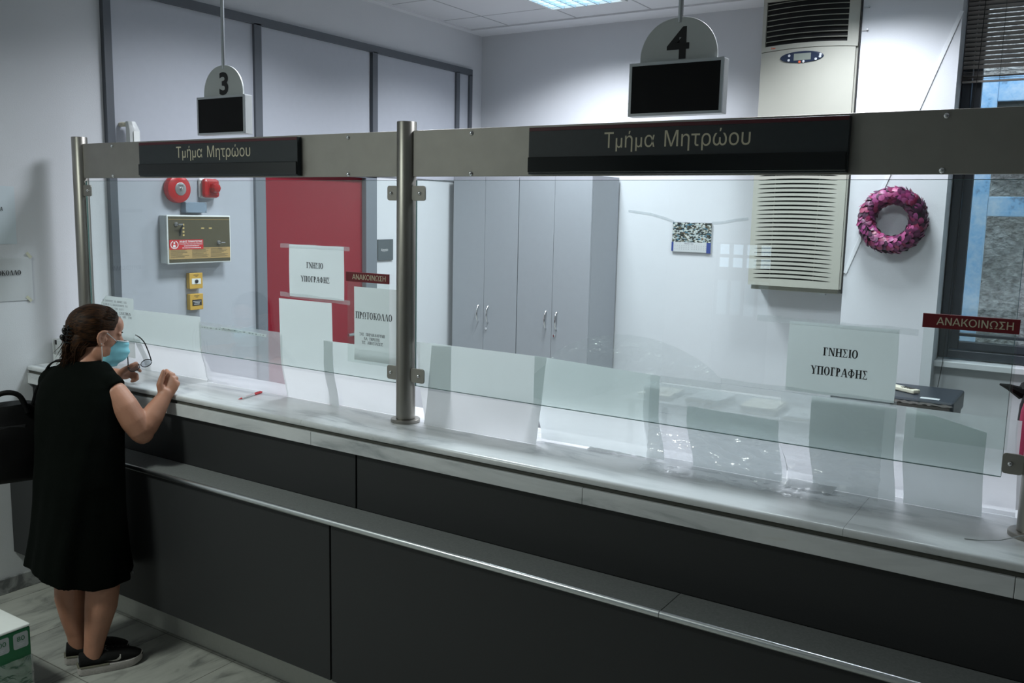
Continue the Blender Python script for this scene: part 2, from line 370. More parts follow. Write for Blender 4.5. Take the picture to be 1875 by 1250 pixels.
    def build(s, name, m, parent=None, bevel=0, local=False, sharp=40, origin=None):
        me = bpy.data.meshes.new(name); vs = s.v
        if parent is not None and not local:
            inv = root_matrix(parent).inverted(); vs = [inv @ p for p in vs]
        loc = Vector((0, 0, 0))
        if parent is None:
            if origin is None:
                lo = [min(p[i] for p in vs) for i in range(3)]; hi = [max(p[i] for p in vs) for i in range(3)]
                origin = ((lo[0]+hi[0])/2, (lo[1]+hi[1])/2, lo[2])
            loc = Vector(origin); vs = [p-loc for p in vs]
        me.from_pydata([tuple(p) for p in vs], [], s.f); me.validate(); me.update()
        bm = bmesh.new(); bm.from_mesh(me); bmesh.ops.recalc_face_normals(bm, faces=bm.faces); bm.to_mesh(me); bm.free()
        if s.smooth:
            for p in me.polygons: p.use_smooth = True
            me.set_sharp_from_angle(angle=R(sharp))
        me.materials.append(MATS[m])
        o = bpy.data.objects.new(name, me); COL.objects.link(o); o.location = loc
        if parent is not None: o.parent = parent
        if bevel:
            md = o.modifiers.new('bevel', 'BEVEL'); md.width = bevel; md.segments = 2; md.limit_method = 'ANGLE'; md.angle_limit = R(50)
        return o
def root_matrix(o):
    m = Matrix.Identity(4)
    while o is not None:
        m = (Matrix.Translation(o.location) @ o.rotation_euler.to_matrix().to_4x4()) @ m; o = o.parent
    return m
def tag(o, label, cat, group=None, kind=None):
    o['label'] = label; o['category'] = cat
    if group: o['group'] = group
    if kind: o['kind'] = kind
    return o
def thing(name, label, cat, loc=(0, 0, 0), rz=0, group=None):
    o = bpy.data.objects.new(name, None); COL.objects.link(o); o.location = loc; o.rotation_euler = (0, 0, rz); o.empty_display_size = .1
    return tag(o, label, cat, group)
def struct(o):
    o['kind'] = 'structure'; return o
def box(name, m, parent, *d, bevel=0): return MB().box(*d).build(name, m, parent, bevel)
def part(o, label): o['label'] = label; return o

# ------------------------------------------------------------------ lettering
def lettering(name, text, m, parent, at, ax, ay, width=None, height=None, depth=.0006, align='l', bold=0):
    """sans lettering; `at` is the left end of the base line (or its middle), ax/ay the writing and up directions"""
    c = bpy.data.curves.new('text', 'FONT'); c.body = text; c.size = 1; c.resolution_u = 3; c.offset = bold
    t = bpy.data.objects.new('text', c); COL.objects.link(t); bpy.context.view_layer.update()
    me = bpy.data.meshes.new_from_object(t.evaluated_get(bpy.context.evaluated_depsgraph_get()))
    bpy.data.objects.remove(t); bpy.data.curves.remove(c)
    vs = [v.co.copy() for v in me.vertices]; fs = [tuple(p.vertices) for p in me.polygons]; bpy.data.meshes.remove(me)
    x0 = min(v.x for v in vs); x1 = max(v.x for v in vs)
    y1 = max(v.y for v in vs)
    sx = width/(x1-x0) if width else None; sy = height/.73 if height else None
    sx = sx or sy; sy = sy or sx
    ax, ay, at = Vector(ax), Vector(ay), Vector(at); n = ax.cross(ay)
    off = 0 if align == 'l' else -(x1-x0)*sx/2
    mb = MB(); mb.add([at+ax*((v.x-x0)*sx+off)+ay*(v.y*sy)+n*depth for v in vs], fs)
    return mb.build(name, m, parent)

TK, TN, SF = .20, .085, .065
def ring_quads(cx, cy, rx, ry, tx, ty, a0=0, a1=360, n=22):
    q = []
    for i in range(n):
        a, b_ = R(a0+(a1-a0)*i/n), R(a0+(a1-a0)*(i+1)/n)
        q.append([(cx+rx*math.cos(a), cy+ry*math.sin(a)), (cx+rx*math.cos(b_), cy+ry*math.sin(b_)),
                  (cx+(rx-tx)*math.cos(b_), cy+(ry-ty)*math.sin(b_)), (cx+(rx-tx)*math.cos(a), cy+(ry-ty)*math.sin(a))])
    return q
def rq(x0, y0, x1, y1): return [(x0, y0), (x1, y0), (x1, y1), (x0, y1)]
def vs_(x, t=TK, y0=0, y1=1): return [rq(x, y0, x+t, y1), rq(x-.09, 0 if y0 == 0 else y0, x+t+.09, SF) if y0 == 0 else rq(x, y0, x+t, y0+.01), rq(x-.09, 1-SF, x+t+.09, 1) if y1 == 1 else rq(x, y1-.01, x+t, y1)]
def dg(x0, y0, x1, y1, t): return [[(x0, y0), (x0+t, y0), (x1+t, y1), (x1, y1)]]
def glyph(ch):
    """serif capitals, cap height 1: (advance, list of quads)"""
    g = {
     'Γ': (.66, vs_(.12)+[rq(.12, 1-TN, .6, 1), [(.56, .72), (.6, .72), (.6, 1), (.5, 1)]]),
     'Ν': (.84, vs_(.12, TN)+dg(.12, 1, .60, 0, TK)+[rq(.66, 0, .66+TN, 1), rq(.58, 1-SF, .82, 1)]),
     'Η': (.88, vs_(.12)+vs_(.60)+[rq(.2, .47, .65, .47+TN)]),
     'Σ': (.70, [rq(.06, 0, .62, TN), rq(.06, 1-TN, .60, 1), [(.60, 0), (.64, .26), (.60, .26), (.52, .05)], [(.56, 1), (.60, 1), (.60, .76), (.56, .76)]]+dg(.06, 1, .30, .50, .17)+dg(.06, 0, .33, .52, .08)),
     'Ι': (.40, vs_(.13)), 'Ο': (.84, ring_quads(.42, .5, .37, .52, TK, TN)),
     'Υ': (.80, [rq(.33, 0, .33+TK, .5), rq(.24, 0, .57, SF), rq(.0, 1-SF, .3, 1), rq(.55, 1-SF, .8, 1)]+dg(.33, .45, .07, 1, TK)+dg(.40, .45, .66, 1, TN)),
     'Π': (.88, vs_(.12)+vs_(.60)+[rq(.05, 1-TN, .82, 1)]),
     'Ρ': (.70, vs_(.12)+ring_quads(.27, .73, .33, .27, TK, TN, -90, 90, 12)),
     'Α': (.82, dg(.05, 0, .36, 1, TN)+dg(.58, 0, .34, 1, TK)+[rq(.2, .32, .62, .32+TN), rq(-.02, 0, .22, SF), rq(.5, 0, .82, SF)]),
     'Λ': (.82, dg(.05, 0, .36, 1, TN)+dg(.58, 0, .34, 1, TK)+[rq(-.02, 0, .22, SF), rq(.5, 0, .82, SF)]),
     'Δ': (.78, dg(.04, 0, .34, 1, TN)+dg(.56, 0, .32, 1, TK)+[rq(.04, 0, .71, TN)]),
     'Φ': (.90, [rq(.375, 0, .375+TK, 1), rq(.29, 0, .61, SF), rq(.29, 1-SF, .61, 1)]+ring_quads(.45, .5, .40, .34, .13, TN)),
     'Ω': (.88, ring_quads(.44, .56, .38, .46, TK, TN, -55, 235, 20)+[rq(.06, 0, .34, SF*1.6), rq(.54, 0, .82, SF*1.6)]),
     'Τ': (.72, [rq(.285, 0, .285+TK, 1), rq(.2, 0, .52, SF), rq(.03, 1-TN, .69, 1), rq(.03, .74, .07, 1), rq(.65, .74, .69, 1)]),
     'Κ': (.84, vs_(.12)+dg(.27, .42, .62, 1, TN)+dg(.64, 0, .36, .56, TK)+[rq(.55, 0, .84, SF), rq(.52, 1-SF, .8, 1)]),
     'Μ': (1.0, [rq(.10, 0, .10+TN, 1), rq(.02, 0, .26, SF)]+dg(.10, 1, .42, 0, TK)+dg(.46, 0, .74, 1, TN)+vs_(.75)),
     'Ε': (.72, vs_(.12)+[rq(.12, 0, .62, TN), rq(.12, 1-TN, .60, 1), rq(.2, .47, .48, .47+TN), rq(.58, 0, .62, .26), rq(.56, .76, .6, 1), rq(.45, .36, .49, .64)]),
     'Ξ': (.7, [rq(.06, 0, .64, .09), rq(.06, .91, .64, 1), rq(.15, .455, .55, .545)]),
     'Θ': (.84, ring_quads(.42, .5, .37, .52, TK, TN)+[rq(.25, .46, .59, .54)]),
     'Β': (.72, vs_(.12)+ring_quads(.27, .75, .29, .25, TK, TN, -90, 90, 10)+ring_quads(.27, .26, .34, .26, TK, TN, -90, 90, 10)),
     'Χ': (.82, dg(.60, 0, .08, 1, TK)+dg(.06, 0, .66, 1, TN)+[rq(0, 0, .25, SF), rq(.5, 0, .8, SF), rq(0, 1-SF, .3, 1), rq(.55, 1-SF, .8, 1)]),
     '.': (.3, [rq(.08, 0, .2, .12)])}
    return g.get(ch, (.38, []))
def serif(name, text, m, parent, at, ax, ay, width, height, depth=.0006, underline=False):
    ax, ay, at = Vector(ax), Vector(ay), Vector(at); n = ax.cross(ay); tot = sum(glyph(c)[0] for c in text); mb = MB(); x = 0; sx = width/tot; k = 0
    for c in text:
        adv, qs = glyph(c)
        for q in qs:
            k += 1
            mb.add([at+ax*((x+p[0])*sx)+ay*(p[1]*height)+n*(depth+.00001*(k % 7)) for p in q], [(0, 1, 2, 3)])
        x += adv
    if underline: mb.add([at+ax*(p[0]*width)+ay*(p[1]*height)+n*depth for p in rq(0, -.2, 1, -.1)], [(0, 1, 2, 3)])
    return mb.build(name, m, parent)
def sans_caps(name, text, m, parent, at, ax, ay, width, height, depth=.0005):
    T = .125; ax, ay, at = Vector(ax), Vector(ay), Vector(at); n = ax.cross(ay)
    G = {'Α': (.78, dg(.0, 0, .325, 1, T)+dg(.655, 0, .33, 1, T)+[rq(.16, .24, .62, .24+T*.9)]), 'Ν': (.80, [rq(.08, 0, .08+T, 1), rq(.60, 0, .60+T, 1)]+dg(.585, 0, .08, 1, T*1.15)),
         'Κ': (.74, [rq(.08, 0, .08+T, 1)]+dg(.20, .40, .56, 1, T*1.2)+dg(.60, 0, .27, .56, T*1.2)), 'Ο': (.90, ring_quads(.45, .5, .39, .52, T, T, n=26)), 'Ι': (.30, [rq(.08, 0, .08+T, 1)]),
         'Ω': (.90, ring_quads(.45, .56, .38, .46, T, T, -55, 235, 22)+[rq(.08, 0, .36, T*.9), rq(.54, 0, .82, T*.9)]), 'Σ': (.68, [rq(.04, 0, .62, T*.95), rq(.04, 1-T*.95, .60, 1)]+dg(.04, 1, .30, .5, T*1.3)+dg(.04, 0, .30, .5, T*1.3)), 'Η': (.80, [rq(.08, 0, .08+T, 1), rq(.60, 0, .60+T, 1), rq(.1, .46, .7, .46+T*.95)])}
    tot = sum(G[c][0] for c in text); x = 0; sx = width/tot; mb = MB(); k = 0
    for c in text:
        for q in G[c][1]:
            k += 1; mb.add([at+ax*((x+p[0])*sx)+ay*(p[1]*height)+n*(depth+.00001*(k % 7)) for p in q], [(0, 1, 2, 3)])
        x += G[c][0]
    return mb.build(name, m, parent)
X, Y, Z = Vector((1, 0, 0)), Vector((0, 1, 0)), Vector((0, 0, 1))
# ------------------------------------------------------------------ the room (x along the counter, y into the office, left wall x=0)
ZC = 3.35
struct(MB().box(-.2, 8.2, -5.2, 6.5, -.12, 0).build('floor', 'marble_floor', origin=(0, 0, 0)))
struct(MB().box(.06, 8.2, -5.2, 6.0, ZC, ZC+.06).build('ceiling', 'ceiling_tiles', origin=(0, 0, 0)))
struct(MB().box(-.2, 8.2, 6.0, 6.5, ZC-.012, ZC+.06).box(0, .06, -5.2, 6.0, ZC-.012, ZC+.06).build('ceiling_border', 'ceiling_paint'))
wl = MB().box(-.2, 0, -5.2, 3.811, 0, ZC+.06).box(-.2, 0, 4.918, 6.5, 0, ZC+.06).box(-.2, 0, 3.811, 4.918, 2.16, ZC+.06).build('wall_left', 'wall_paint'); struct(wl)
struct(MB().box(8.0, 8.2, -5.2, 6.5, 0, ZC+.06).build('wall_right', 'wall_paint'))
# back wall with the window opening
WX0, WX1, WZ0, WZ1 = 3.59, 5.09, 1.04, 3.31
struct(MB().box(0, WX0, 6.238, 6.45, 0, ZC+.06).box(WX1, 8, 6.15, 6.45, 0, ZC+.06).box(WX0, WX1, 6.15, 6.45, 0, WZ0).box(WX0, WX1, 6.15, 6.45, WZ1, ZC+.06).build('wall_back', 'wall_paint'))
struct(MB().box(3.03, 3.59, 6.0, 6.238, 0, ZC+.06).build('wall_pier', 'wall_paint'))
# hall wall behind the camera with the glazed door whose bright panes mirror in the screen
DX0, DX1 = .60, 1.28
struct(MB().box(-.2, DX0, -5.2, -5.0, 0, ZC+.06).box(DX1, 8.2, -5.2, -5.0, 0, ZC+.06).box(DX0, DX1, -5.2, -5.0, 1.63, ZC+.06).build('wall_front', 'wall_paint'))
d2 = MB().box(DX0, DX1, -5.12, -5.06, 1.19, 1.34).box(DX0, DX1, -5.12, -5.06, 0, .78)
for i in range(5):
    x = DX0+.01+i*(DX1-DX0-.02)/4
    d2.box(x-.016, x+.016, -5.12, -5.06, .78, 1.63)
d2.box(DX0, DX1, -5.12, -5.06, 1.455, 1.49).box(DX0, DX1, -5.12, -5.06, 1.61, 1.63)
d2 = d2.build('door_2', 'jamb_grey'); struct(d2)
box('door_pane', 'window_glass', d2, DX0+.01, DX1-.01, -5.095, -5.089, 1.34, 1.62)
box('door_pane', 'film_frosted', d2, DX0+.01, DX1-.01, -5.095, -5.089, .78, 1.19)
# partition panelling on the left wall: grey laminate in dark frames
tp = MB().box(.0, .012, 2.85, 3.83, 0, 3.02).box(.0, .012, 3.85, 4.86, 2.16, 3.02).box(0, .012, 4.90, 6.06, 2.16, 3.02).build('trim_1', 'panel_laminate'); struct(tp)
fr = MB().box(.0, .030, 2.842, 2.885, 0, 3.06).box(0, .030, 2.842, 6.071, 3.003, 3.052)
for y0, y1, z0 in ((3.825, 3.880, 2.16), (4.879, 4.930, 2.16), (5.858, 5.901, 2.16), (6.034, 6.071, 2.16)): fr.box(0, .030, y0, y1, z0, 3.01)
struct(fr.build('trim_2', 'frame_grey'))
d1 = MB().box(-.12, .034, 3.811, 3.892, 0, 2.2).box(-.12, .034, 4.803, 4.918, 0, 2.2).box(-.12, .034, 3.811, 4.918, 2.14, 2.2).build('door_1', 'jamb_grey', bevel=.004); struct(d1)
box('door_leaf', 'red_door', d1, -.05, -.005, 3.892, 4.803, .005, 2.14)
h = MB().tube([(-.004, 4.72, 1.05), (.05, 4.72, 1.05), (.05, 4.60, 1.05)], .011, 10).build('door_handle', 'aluminium', d1)
struct(MB().box(0, .018, -5.0, 2.40, 0, .078).build('baseboard_left', 'marble_skirting', bevel=.003))
struct(MB().box(.0, 3.03, 6.22, 6.238, 0, .078).box(3.03, 3.59, 5.984, 6.0, 0, .078).box(3.59, 8, 6.134, 6.15, 0, .078).build('baseboard_back', 'marble_skirting'))

# window in the back wall, alley behind it
w1 = MB()
def frame(mb, x0, x1, y0, y1, z0, z1, t): mb.box(x0, x0+t, y0, y1, z0, z1).box(x1-t, x1, y0, y1, z0, z1).box(x0+t, x1-t, y0, y1, z0, z0+t).box(x0+t, x1-t, y0, y1, z1-t, z1)
frame(w1, WX0+.005, WX1, 6.20, 6.29, 1.075, WZ1, .052)
w1 = w1.build('window_1', 'window_frame', bevel=.004); struct(w1)
sa = MB(); frame(sa, 3.652, 5.03, 6.215, 6.27, 1.132, WZ1-.055, .05); sa.box(3.70, 5.0, 6.225, 6.262, 1.215, 1.235)
sa.build('window_sash', 'window_frame', w1, bevel=.003)
box('window_pane', 'window_glass', w1, 3.70, 4.985, 6.240, 6.246, 1.18, 3.21)
box('window_sill', 'sill_marble', w1, 3.575, 5.12, 6.085, 6.30, 1.028, 1.066, bevel=.004)
struct(MB().box(1.5, 8.5, 7.85, 8.2, -.2, 5.5).build('wall_alley', 'stone'))
struct(MB().box(1.5, 8.5, 6.45, 8.2, -.4, -.2).build('floor_alley', 'stone'))
bs = thing('shutter_frame', 'weathered blue wooden shutter frame on the stone wall outside the window', 'shutter', (4.2, 7.6, -.2))
for x0, x1 in ((3.42, 3.665), (4.42, 4.66)): box('stile', 'blue_wood', bs, x0, x1, 7.56, 7.62, -.2, 2.98, bevel=.006)
for z0, z1 in ((2.80, 2.98), (1.97, 2.115), (.98, 1.02)): box('rail', 'blue_wood', bs, 3.6651, 4.4199, 7.565, 7.615, z0, z1, bevel=.006)
part(box('dark_opening', 'groove_olive', bs, 3.6652, 4.4198, 7.60, 7.612, 2.42, 2.7995), 'dark sheet for the unlit opening under the top rail')  # dark colour stands in for the shade inside the opening

# ------------------------------------------------------------------ ceiling lamps (each a louvre fixture of the room)
for i, (x, y, p) in enumerate(OFFICE_LAMPS+[(a, b_, c) for a, b_, c in HALL_LAMPS]):
    w = ['the back corner by the left wall', 'the back wall near the air conditioner', 'the counter in front of the red door', 'the counter near the window side', 'the hall near the left wall', 'the hall behind the camera side'][i]
    t = thing('ceiling_lamp', 'square white louvre ceiling lamp over '+w, 'ceiling lamp', (x, y, ZC), 0, 'recessed ceiling lamps')
    fm = MB(); frame_z = [(x-.295, x+.295, y-.295, y-.27), (x-.295, x+.295, y+.27, y+.295), (x-.295, x-.27, y-.27, y+.27), (x+.27, x+.295, y-.27, y+.27)]
    for a, b_, c, d in frame_z: fm.box(a, b_, c, d, ZC-.022, ZC-.001)
    fm.build('lamp_frame', 'white_plastic', t)
    box('diffuser', 'lamp_diffuser', t, x-.268, x+.268, y-.268, y+.268, ZC-.008, ZC-.003)
    lv = MB()
    for k in range(1, 6): lv.box(x-.27+k*.09-.004, x-.27+k*.09+.004, y-.268, y+.268, ZC-.028, ZC-.010)
    for k in range(1, 8): lv.box(x-.268, x+.268, y-.27+k*.0675-.003, y-.27+k*.0675+.003, ZC-.026, ZC-.012)
    lv.build('louvre', 'lamp_louvre', t)

# ------------------------------------------------------------------ the counter
ct = thing('service_counter', 'long dark laminate counter base with a grey bag ledge', 'counter', (3.1, 2.5, 0))
CX1 = 6.2
GX = [.004, 2.166, 4.60, CX1]
for i in range(3):
    a, b_ = GX[i]+(.004 if i else 0), GX[i+1]-.004
    box('lower_panel', 'dark_laminate', ct, a, b_, 2.254, 2.274, .2, .800, bevel=.0015)
    box('upper_panel', 'dark_laminate', ct, a, b_, 2.392, 2.412, .822, 1.036, bevel=.0015)
box('carcass', 'gap_black', ct, .004, CX1, 2.42, 2.80, .0, 1.03)
box('carcass', 'gap_black', ct, .004, CX1, 2.276, 2.42, .2, .80)
box('kick_plate', 'kick_plate', ct, .004, CX1, 2.405, 2.419, .001, .2)
LJ = [.004, 3.449, CX1]
for i in range(2):
    a, b_ = LJ[i], LJ[i+1]-.002
    lg = box('bag_ledge', 'ledge_laminate', ct, a, b_, 2.245, 2.3915, .801, .8215, bevel=.001)
    nose = MB(); prof = [(2.2448, .8018), (2.2448, .8235), (2.2410, .8232), (2.2370, .8205), (2.2352, .8150), (2.2352, .8085), (2.2370, .8035), (2.2410, .8018)]
    nose.rings([[(x, p[0], p[1]) for p in prof] for x in (a, b_)]); nose.build('metal_nosing', 'aluminium', lg, sharp=50)
wt = thing('marble_worktop', 'pale veined marble worktop with a grooved front edge along the counter', 'worktop', (3.1, 2.6, 1.034))
# marble: top slab with a rounded nose, shadow groove, fascia in three lengths
MJ = [.003, 1.9, 3.894, CX1]
for i in range(3):
    a, b_ = MJ[i], MJ[i+1]-.0008
    pr = [(2.83, 1.0985), (2.83, 1.122)]+[(2.372+.012-.012*math.sin(R(t)), 1.110+.012*math.cos(R(t))) for t in (0, 20, 40, 60, 80, 90)]+[(2.372, 1.104), (2.374, 1.1005), (2.379, 1.0985)]
    pr = pr[:2]+pr[2:]
    m = MB().rings([[(x, p[0], p[1]) for p in pr] for x in (a, b_)]); m.build('marble_slab', 'marble_white', wt, sharp=30)
part(box('groove', 'groove_olive', wt, .003, CX1, 2.380, 2.79, 1.0865, 1.0983), 'dark olive groove')
FJ = [.003, 1.956, 3.123, 4.294, CX1]
for i in range(4): box('marble_fascia', 'marble_white', wt, FJ[i], FJ[i+1]-.0012, 2.370, 2.390, 1.034, 1.0855, bevel=.0015)

# ------------------------------------------------------------------ glass screen: posts, header plates, panes
def bolt(mb, x, y, z, r=.0055): mb.lathe([(r*1.25, 0), (r*1.25, -.002), (r, -.0045), (r*.55, -.006), (.0003, -.0063)], (x, y, z), 'y', 12)
def post(px, label, sides):
    t = thing('screen_post', label, 'post', (px, 2.604, 1.122), 0, 'steel posts of the glass screen')
    MB().lathe([(.0365, 1.13), (.0365, 2.238), (.035, 2.2405), (.0005, 2.2405)], (px, 2.604, 0), seg=40).build('pole', 'brushed_steel', t)
    MB().lathe([(.056, 1.1222), (.056, 1.133), (.054, 1.135), (.0365, 1.135), (.0365, 1.137), (.030, 1.137)], (px, 2.604, 0), seg=40).build('base_flange', 'brushed_steel', t)
    for sgn in sides:
        for z in (1.983, 1.307):
            x0, x1 = (px+.0335, px+.097) if sgn > 0 else (px-.083, px-.0335)
            r = .009; poly = []
            for cx, cz, a0 in ((x1-r, z+.027-r, 0), (x0+r, z+.027-r, 90), (x0+r, z-.027+r, 180), (x1-r, z-.027+r, 270)):
                poly += [(cx+r*math.cos(R(a0+k*30)), cz+r*math.sin(R(a0+k*30))) for k in range(4)]
            c = MB().prism(poly, (0, 2.598, 0), X, Z, -Y, .006).build('glass_clamp', 'brushed_plate', t, bevel=.001)
            bm_ = MB(); bolt(bm_, (x0+x1)/2+.006*sgn, 2.592, z); bm_.build('clamp_bolt', 'chrome', c)
    return t
P1, P2, P3 = .157, 2.2235, 4.310
post(P1, 'left steel post of the glass screen beside the white wall', (1,))
post(P2, 'middle steel post standing between the two glass panes', (-1, 1))
post(P3, 'right steel post at the far end of the glass screen', (-1,))
def header(x0, x1, bx, label):
    t = thing('header_plate', label, 'header', ((x0+x1)/2, 2.60, 2.043), 0, 'brushed steel header plates')
    box('plate', 'brushed_plate', t, x0, x1, 2.596, 2.612, 2.043, 2.2075, bevel=.0015)
    for x in bx:
        for z in (2.191, 2.053):
            m = MB(); bolt(m, x, 2.596, z, .0065); m.build('bolt', 'chrome', t)
header(P1+.0375, P2-.0375, (.435, 1.941), 'brushed steel header plate above the left glass pane')
header(P2+.0375, P3-.0375, (2.52, 4.024), 'brushed steel header plate above the right glass pane')
def dept_sign(x0, x1, tx0, tx1, label):
    t = thing('department_sign', label, 'sign', ((x0+x1)/2, 2.58, 2.047), 0, 'dark department signs')
    b_ = box('sign_board', 'sign_dark', t, x0, x1, 2.574, 2.5955, 2.0475, 2.1995, bevel=.0012)
    part(box('red_band', 'sign_red', t, x0+.002, x1-.002, 2.5728, 2.5742, 2.1875, 2.1985), 'dark red band along the top')
    part(box('glossy_strip', 'sign_gloss', t, x0+.001, x1-.001, 2.567, 2.5745, 2.0535, 2.1035, bevel=.002), 'glossy black lower strip')
    w = tx1-tx0
    lettering('lettering', 'Τμήμα', 'letter_cream', t, (tx0, 2.5738, 2.128), X, Z, width=w*.366, height=.048)
    lettering('lettering', 'Μητρώου', 'letter_cream', t, (tx0+w*.435, 2.5738, 2.128), X, Z, width=w*.565, height=.048)
dept_sign(.671, 1.690, .939, 1.417, 'dark sign reading the department name on the left header plate')
dept_sign(2.770, 3.790, 3.050, 3.519, 'dark sign reading the department name on the right header plate')
def pane(x0, x1, label):
    t = thing('glass_pane', label, 'glass', ((x0+x1)/2, 2.604, 1.267), 0, 'clear panes of the counter screen')
    box('pane', 'pane_glass', t, x0, x1, 2.600, 2.608, 1.267, 2.029)
    e = MB().box(x0, x1, 2.6003, 2.6077, 1.2655, 1.267).box(x0, x1, 2.6003, 2.6077, 2.029, 2.0302).box(x0-.001, x0, 2.6003, 2.6077, 1.267, 2.029).box(x1, x1+.001, 2.6003, 2.6077, 1.267, 2.029)
    part(e.build('polished_edge', 'glass_edge', t), 'dark green polished edge')
pane(.2, 2.180, 'left glass pane of the counter screen with the woman before it')
pane(2.272, 4.227, 'right glass pane of the counter screen in front of the cabinet')

# hanging number signs with black displays
def number_sign(cx, digit, label):
    t = thing('number_sign', label, 'sign', (cx, 2.82, 2.247), 0, 'hanging counter number signs')
    w, y0, y1, z0, z1 = .163, 2.803, 2.847, 2.247, 2.419
    fr_ = MB(); e = .0095
    fr_.box(cx-w, cx+w, y0+.003, y1, z0, z1)
    fr_.build('housing', 'white_plastic', t, bevel=.0015)
    f2 = MB().box(cx-w, cx-w+e, y0-.002, y0+.0028, z0, z1).box(cx+w-e, cx+w, y0-.002, y0+.0028, z0, z1).box(cx-w+e, cx+w-e, y0-.002, y0+.0028, z0, z0+e).box(cx-w+e, cx+w-e, y0-.002, y0+.0028, z1-e, z1)
    part(f2.build('bezel', 'aluminium', t), 'aluminium bezel')
    part(box('screen', 'screen_black', t, cx-w+e, cx+w-e, y0-.0005, y0+.0025, z0+e, z1-e), 'switched off black screen')
    poly = [(-.134, 0), (.134, 0)]+[(.134*math.cos(R(a))**.9 if a < 90 else 0, .012+.126*math.sin(R(a))) for a in range(0, 90, 6)]+[(0, .138)]+[(-.134*math.cos(R(a))**.9, .012+.126*math.sin(R(a))) for a in range(84, -1, -6)]
    MB().prism(poly, (cx-.001, 2.829, 2.4195), X, Z, -Y, .008).build('arched_plate', 'sign_face', t, bevel=.001)
    lettering('digit', digit, 'letter_black', t, (cx+(.006 if digit == '3' else -.002), 2.8208, 2.430), X, Z, height=.098, width=.062 if digit == '3' else .078, align='c', bold=.032)
    MB().tube([(cx, 2.826, 2.54), (cx, 2.826, ZC)], .0085, 14).build('hanging_rod', 'aluminium', t)
number_sign(.958, '3', 'hanging sign with number 3 over a black screen')
number_sign(3.180, '4', 'hanging sign with number 4 over a black screen')
# ------------------------------------------------------------------ fire safety devices on the left wall (faces +x)
def wallbox(mb, y0, y1, z0, z1, x0, x1): return mb.box(x0, x1, y0, y1, z0, z1)
PX = .0125
t = thing('alarm_bell', 'round red fire bell with grey centre disc high on the wall', 'alarm bell', (PX, 3.245, 2.012))
MB().lathe([(.070, .0), (.077, .010), (.079, .030), (.074, .046), (.058, .054), (.034, .056)], (PX, 3.245, 2.012), 'x', 40).build('gong', 'fire_red', t)
part(MB().lathe([(.036, .052), (.036, .058), (.031, .060), (.0005, .060)], (PX, 3.245, 2.012), 'x', 32).build('centre_disc', 'steel_disc', t), 'grey centre disc')
MB().lathe([(.008, .059), (.008, .066), (.0005, .067)], (PX, 3.245, 2.012), 'x', 12).build('bolt', 'chrome', t)
lettering('lettering', 'FIRE', 'letter_black', t, (PX+.0602, 3.245, 2.026), Y, Z, width=.032, height=.009, align='c')
t = thing('siren', 'red siren with clear red lens on a white base beside the bell', 'siren', (PX, 3.455, 2.02))
box('base', 'white_plastic', t, PX, PX+.022, 3.400, 3.515, 1.965, 2.08, bevel=.012)
box('housing', 'fire_red', t, PX+.0222, PX+.062, 3.403, 3.512, 1.968, 2.077, bevel=.018)
box('recess', 'lens_red', t, PX+.0622, PX+.064, 3.425, 3.500, 1.984, 2.062, bevel=.001)
MB().lathe([(.030, .0), (.030, .022), (.024, .034), (.012, .040), (.0005, .041)], (PX+.064, 3.463, 2.024), 'x', 8).build('lens', 'lens_red', t, sharp=20)
t = thing('junction_box', 'small blue grey junction box under the bell and siren', 'box', (PX, 3.36, 1.882))
box('body', 'box_bluegrey', t, PX, PX+.042, 3.283, 3.425, 1.882, 1.941, bevel=.003)
ld = box('lid', 'box_bluegrey', t, PX+.0422, PX+.047, 3.283, 3.425, 1.882, 1.941, bevel=.002)
for y in (3.291, 3.417):
    for z in (1.889, 1.934): MB().lathe([(.003, 0), (.003, .0015), (.0003, .0016)], (PX+.047, y, z), 'x', 8).build('screw', 'steel_disc', ld)

t = thing('fire_panel', 'white wall box with brown face and red sticker', 'control panel', (PX, 3.35, 1.598))
box('body', 'panel_box', t, PX, .070, 3.139, 3.570, 1.600, 1.866, bevel=.004)
part(box('front_frame', 'carton_white', t, .0702, .081, 3.139, 3.573, 1.597, 1.868, bevel=.004), 'white front frame')
fp = part(box('face_plate', 'panel_brown', t, .0812, .0826, 3.147, 3.565, 1.605, 1.860), 'brown face plate')
XF = .0828
def fbox(name, m, y0, y1, z0, z1, d=.0006): return box(name, m, fp, XF, XF+d, y0, y1, z0, z1)
fbox('tan_line', 'panel_tan', 3.147, 3.565, 1.8435, 1.8455)
tl = part(fbox('text_field', 'panel_tan', 3.147, 3.565, 1.624, 1.686), 'tan field of small print')
rows = MB(); random.seed(3)
for c0, c1 in ((3.155, 3.285), (3.297, 3.417), (3.425, 3.555)):
    for k in range(10):
        w = c1-c0
        rows.box(XF+.0006, XF+.0008, c0, c0+w*random.uniform(.6, 1), 1.679-k*.0053, 1.6812-k*.0053)
rows.build('small_print', 'panel_brown', tl)
for z in (1.815, 1.796, 1.776, 1.757): fbox('indicator', 'panel_amber', 3.239, 3.250, z-.005, z+.005)
for y in (3.374, 3.427): fbox('indicator', 'panel_amber', y-.010, y+.010, 1.7925, 1.7985)
for y, z in ((3.195, 1.817), (3.482, 1.713)):
    k = MB().lathe([(.012, 0), (.012, .006), (.009, .010), (.0005, .0105)], (XF, y, z), 'x', 16).build('key_switch', 'steel_disc', t)
    MB().box(XF+.0106, XF+.026, y-.001, y+.001, z-.004, z+.004).box(XF+.0262, XF+.029, y-.002, y+.026, z-.0035, z+.0035).build('key', 'chrome', k)
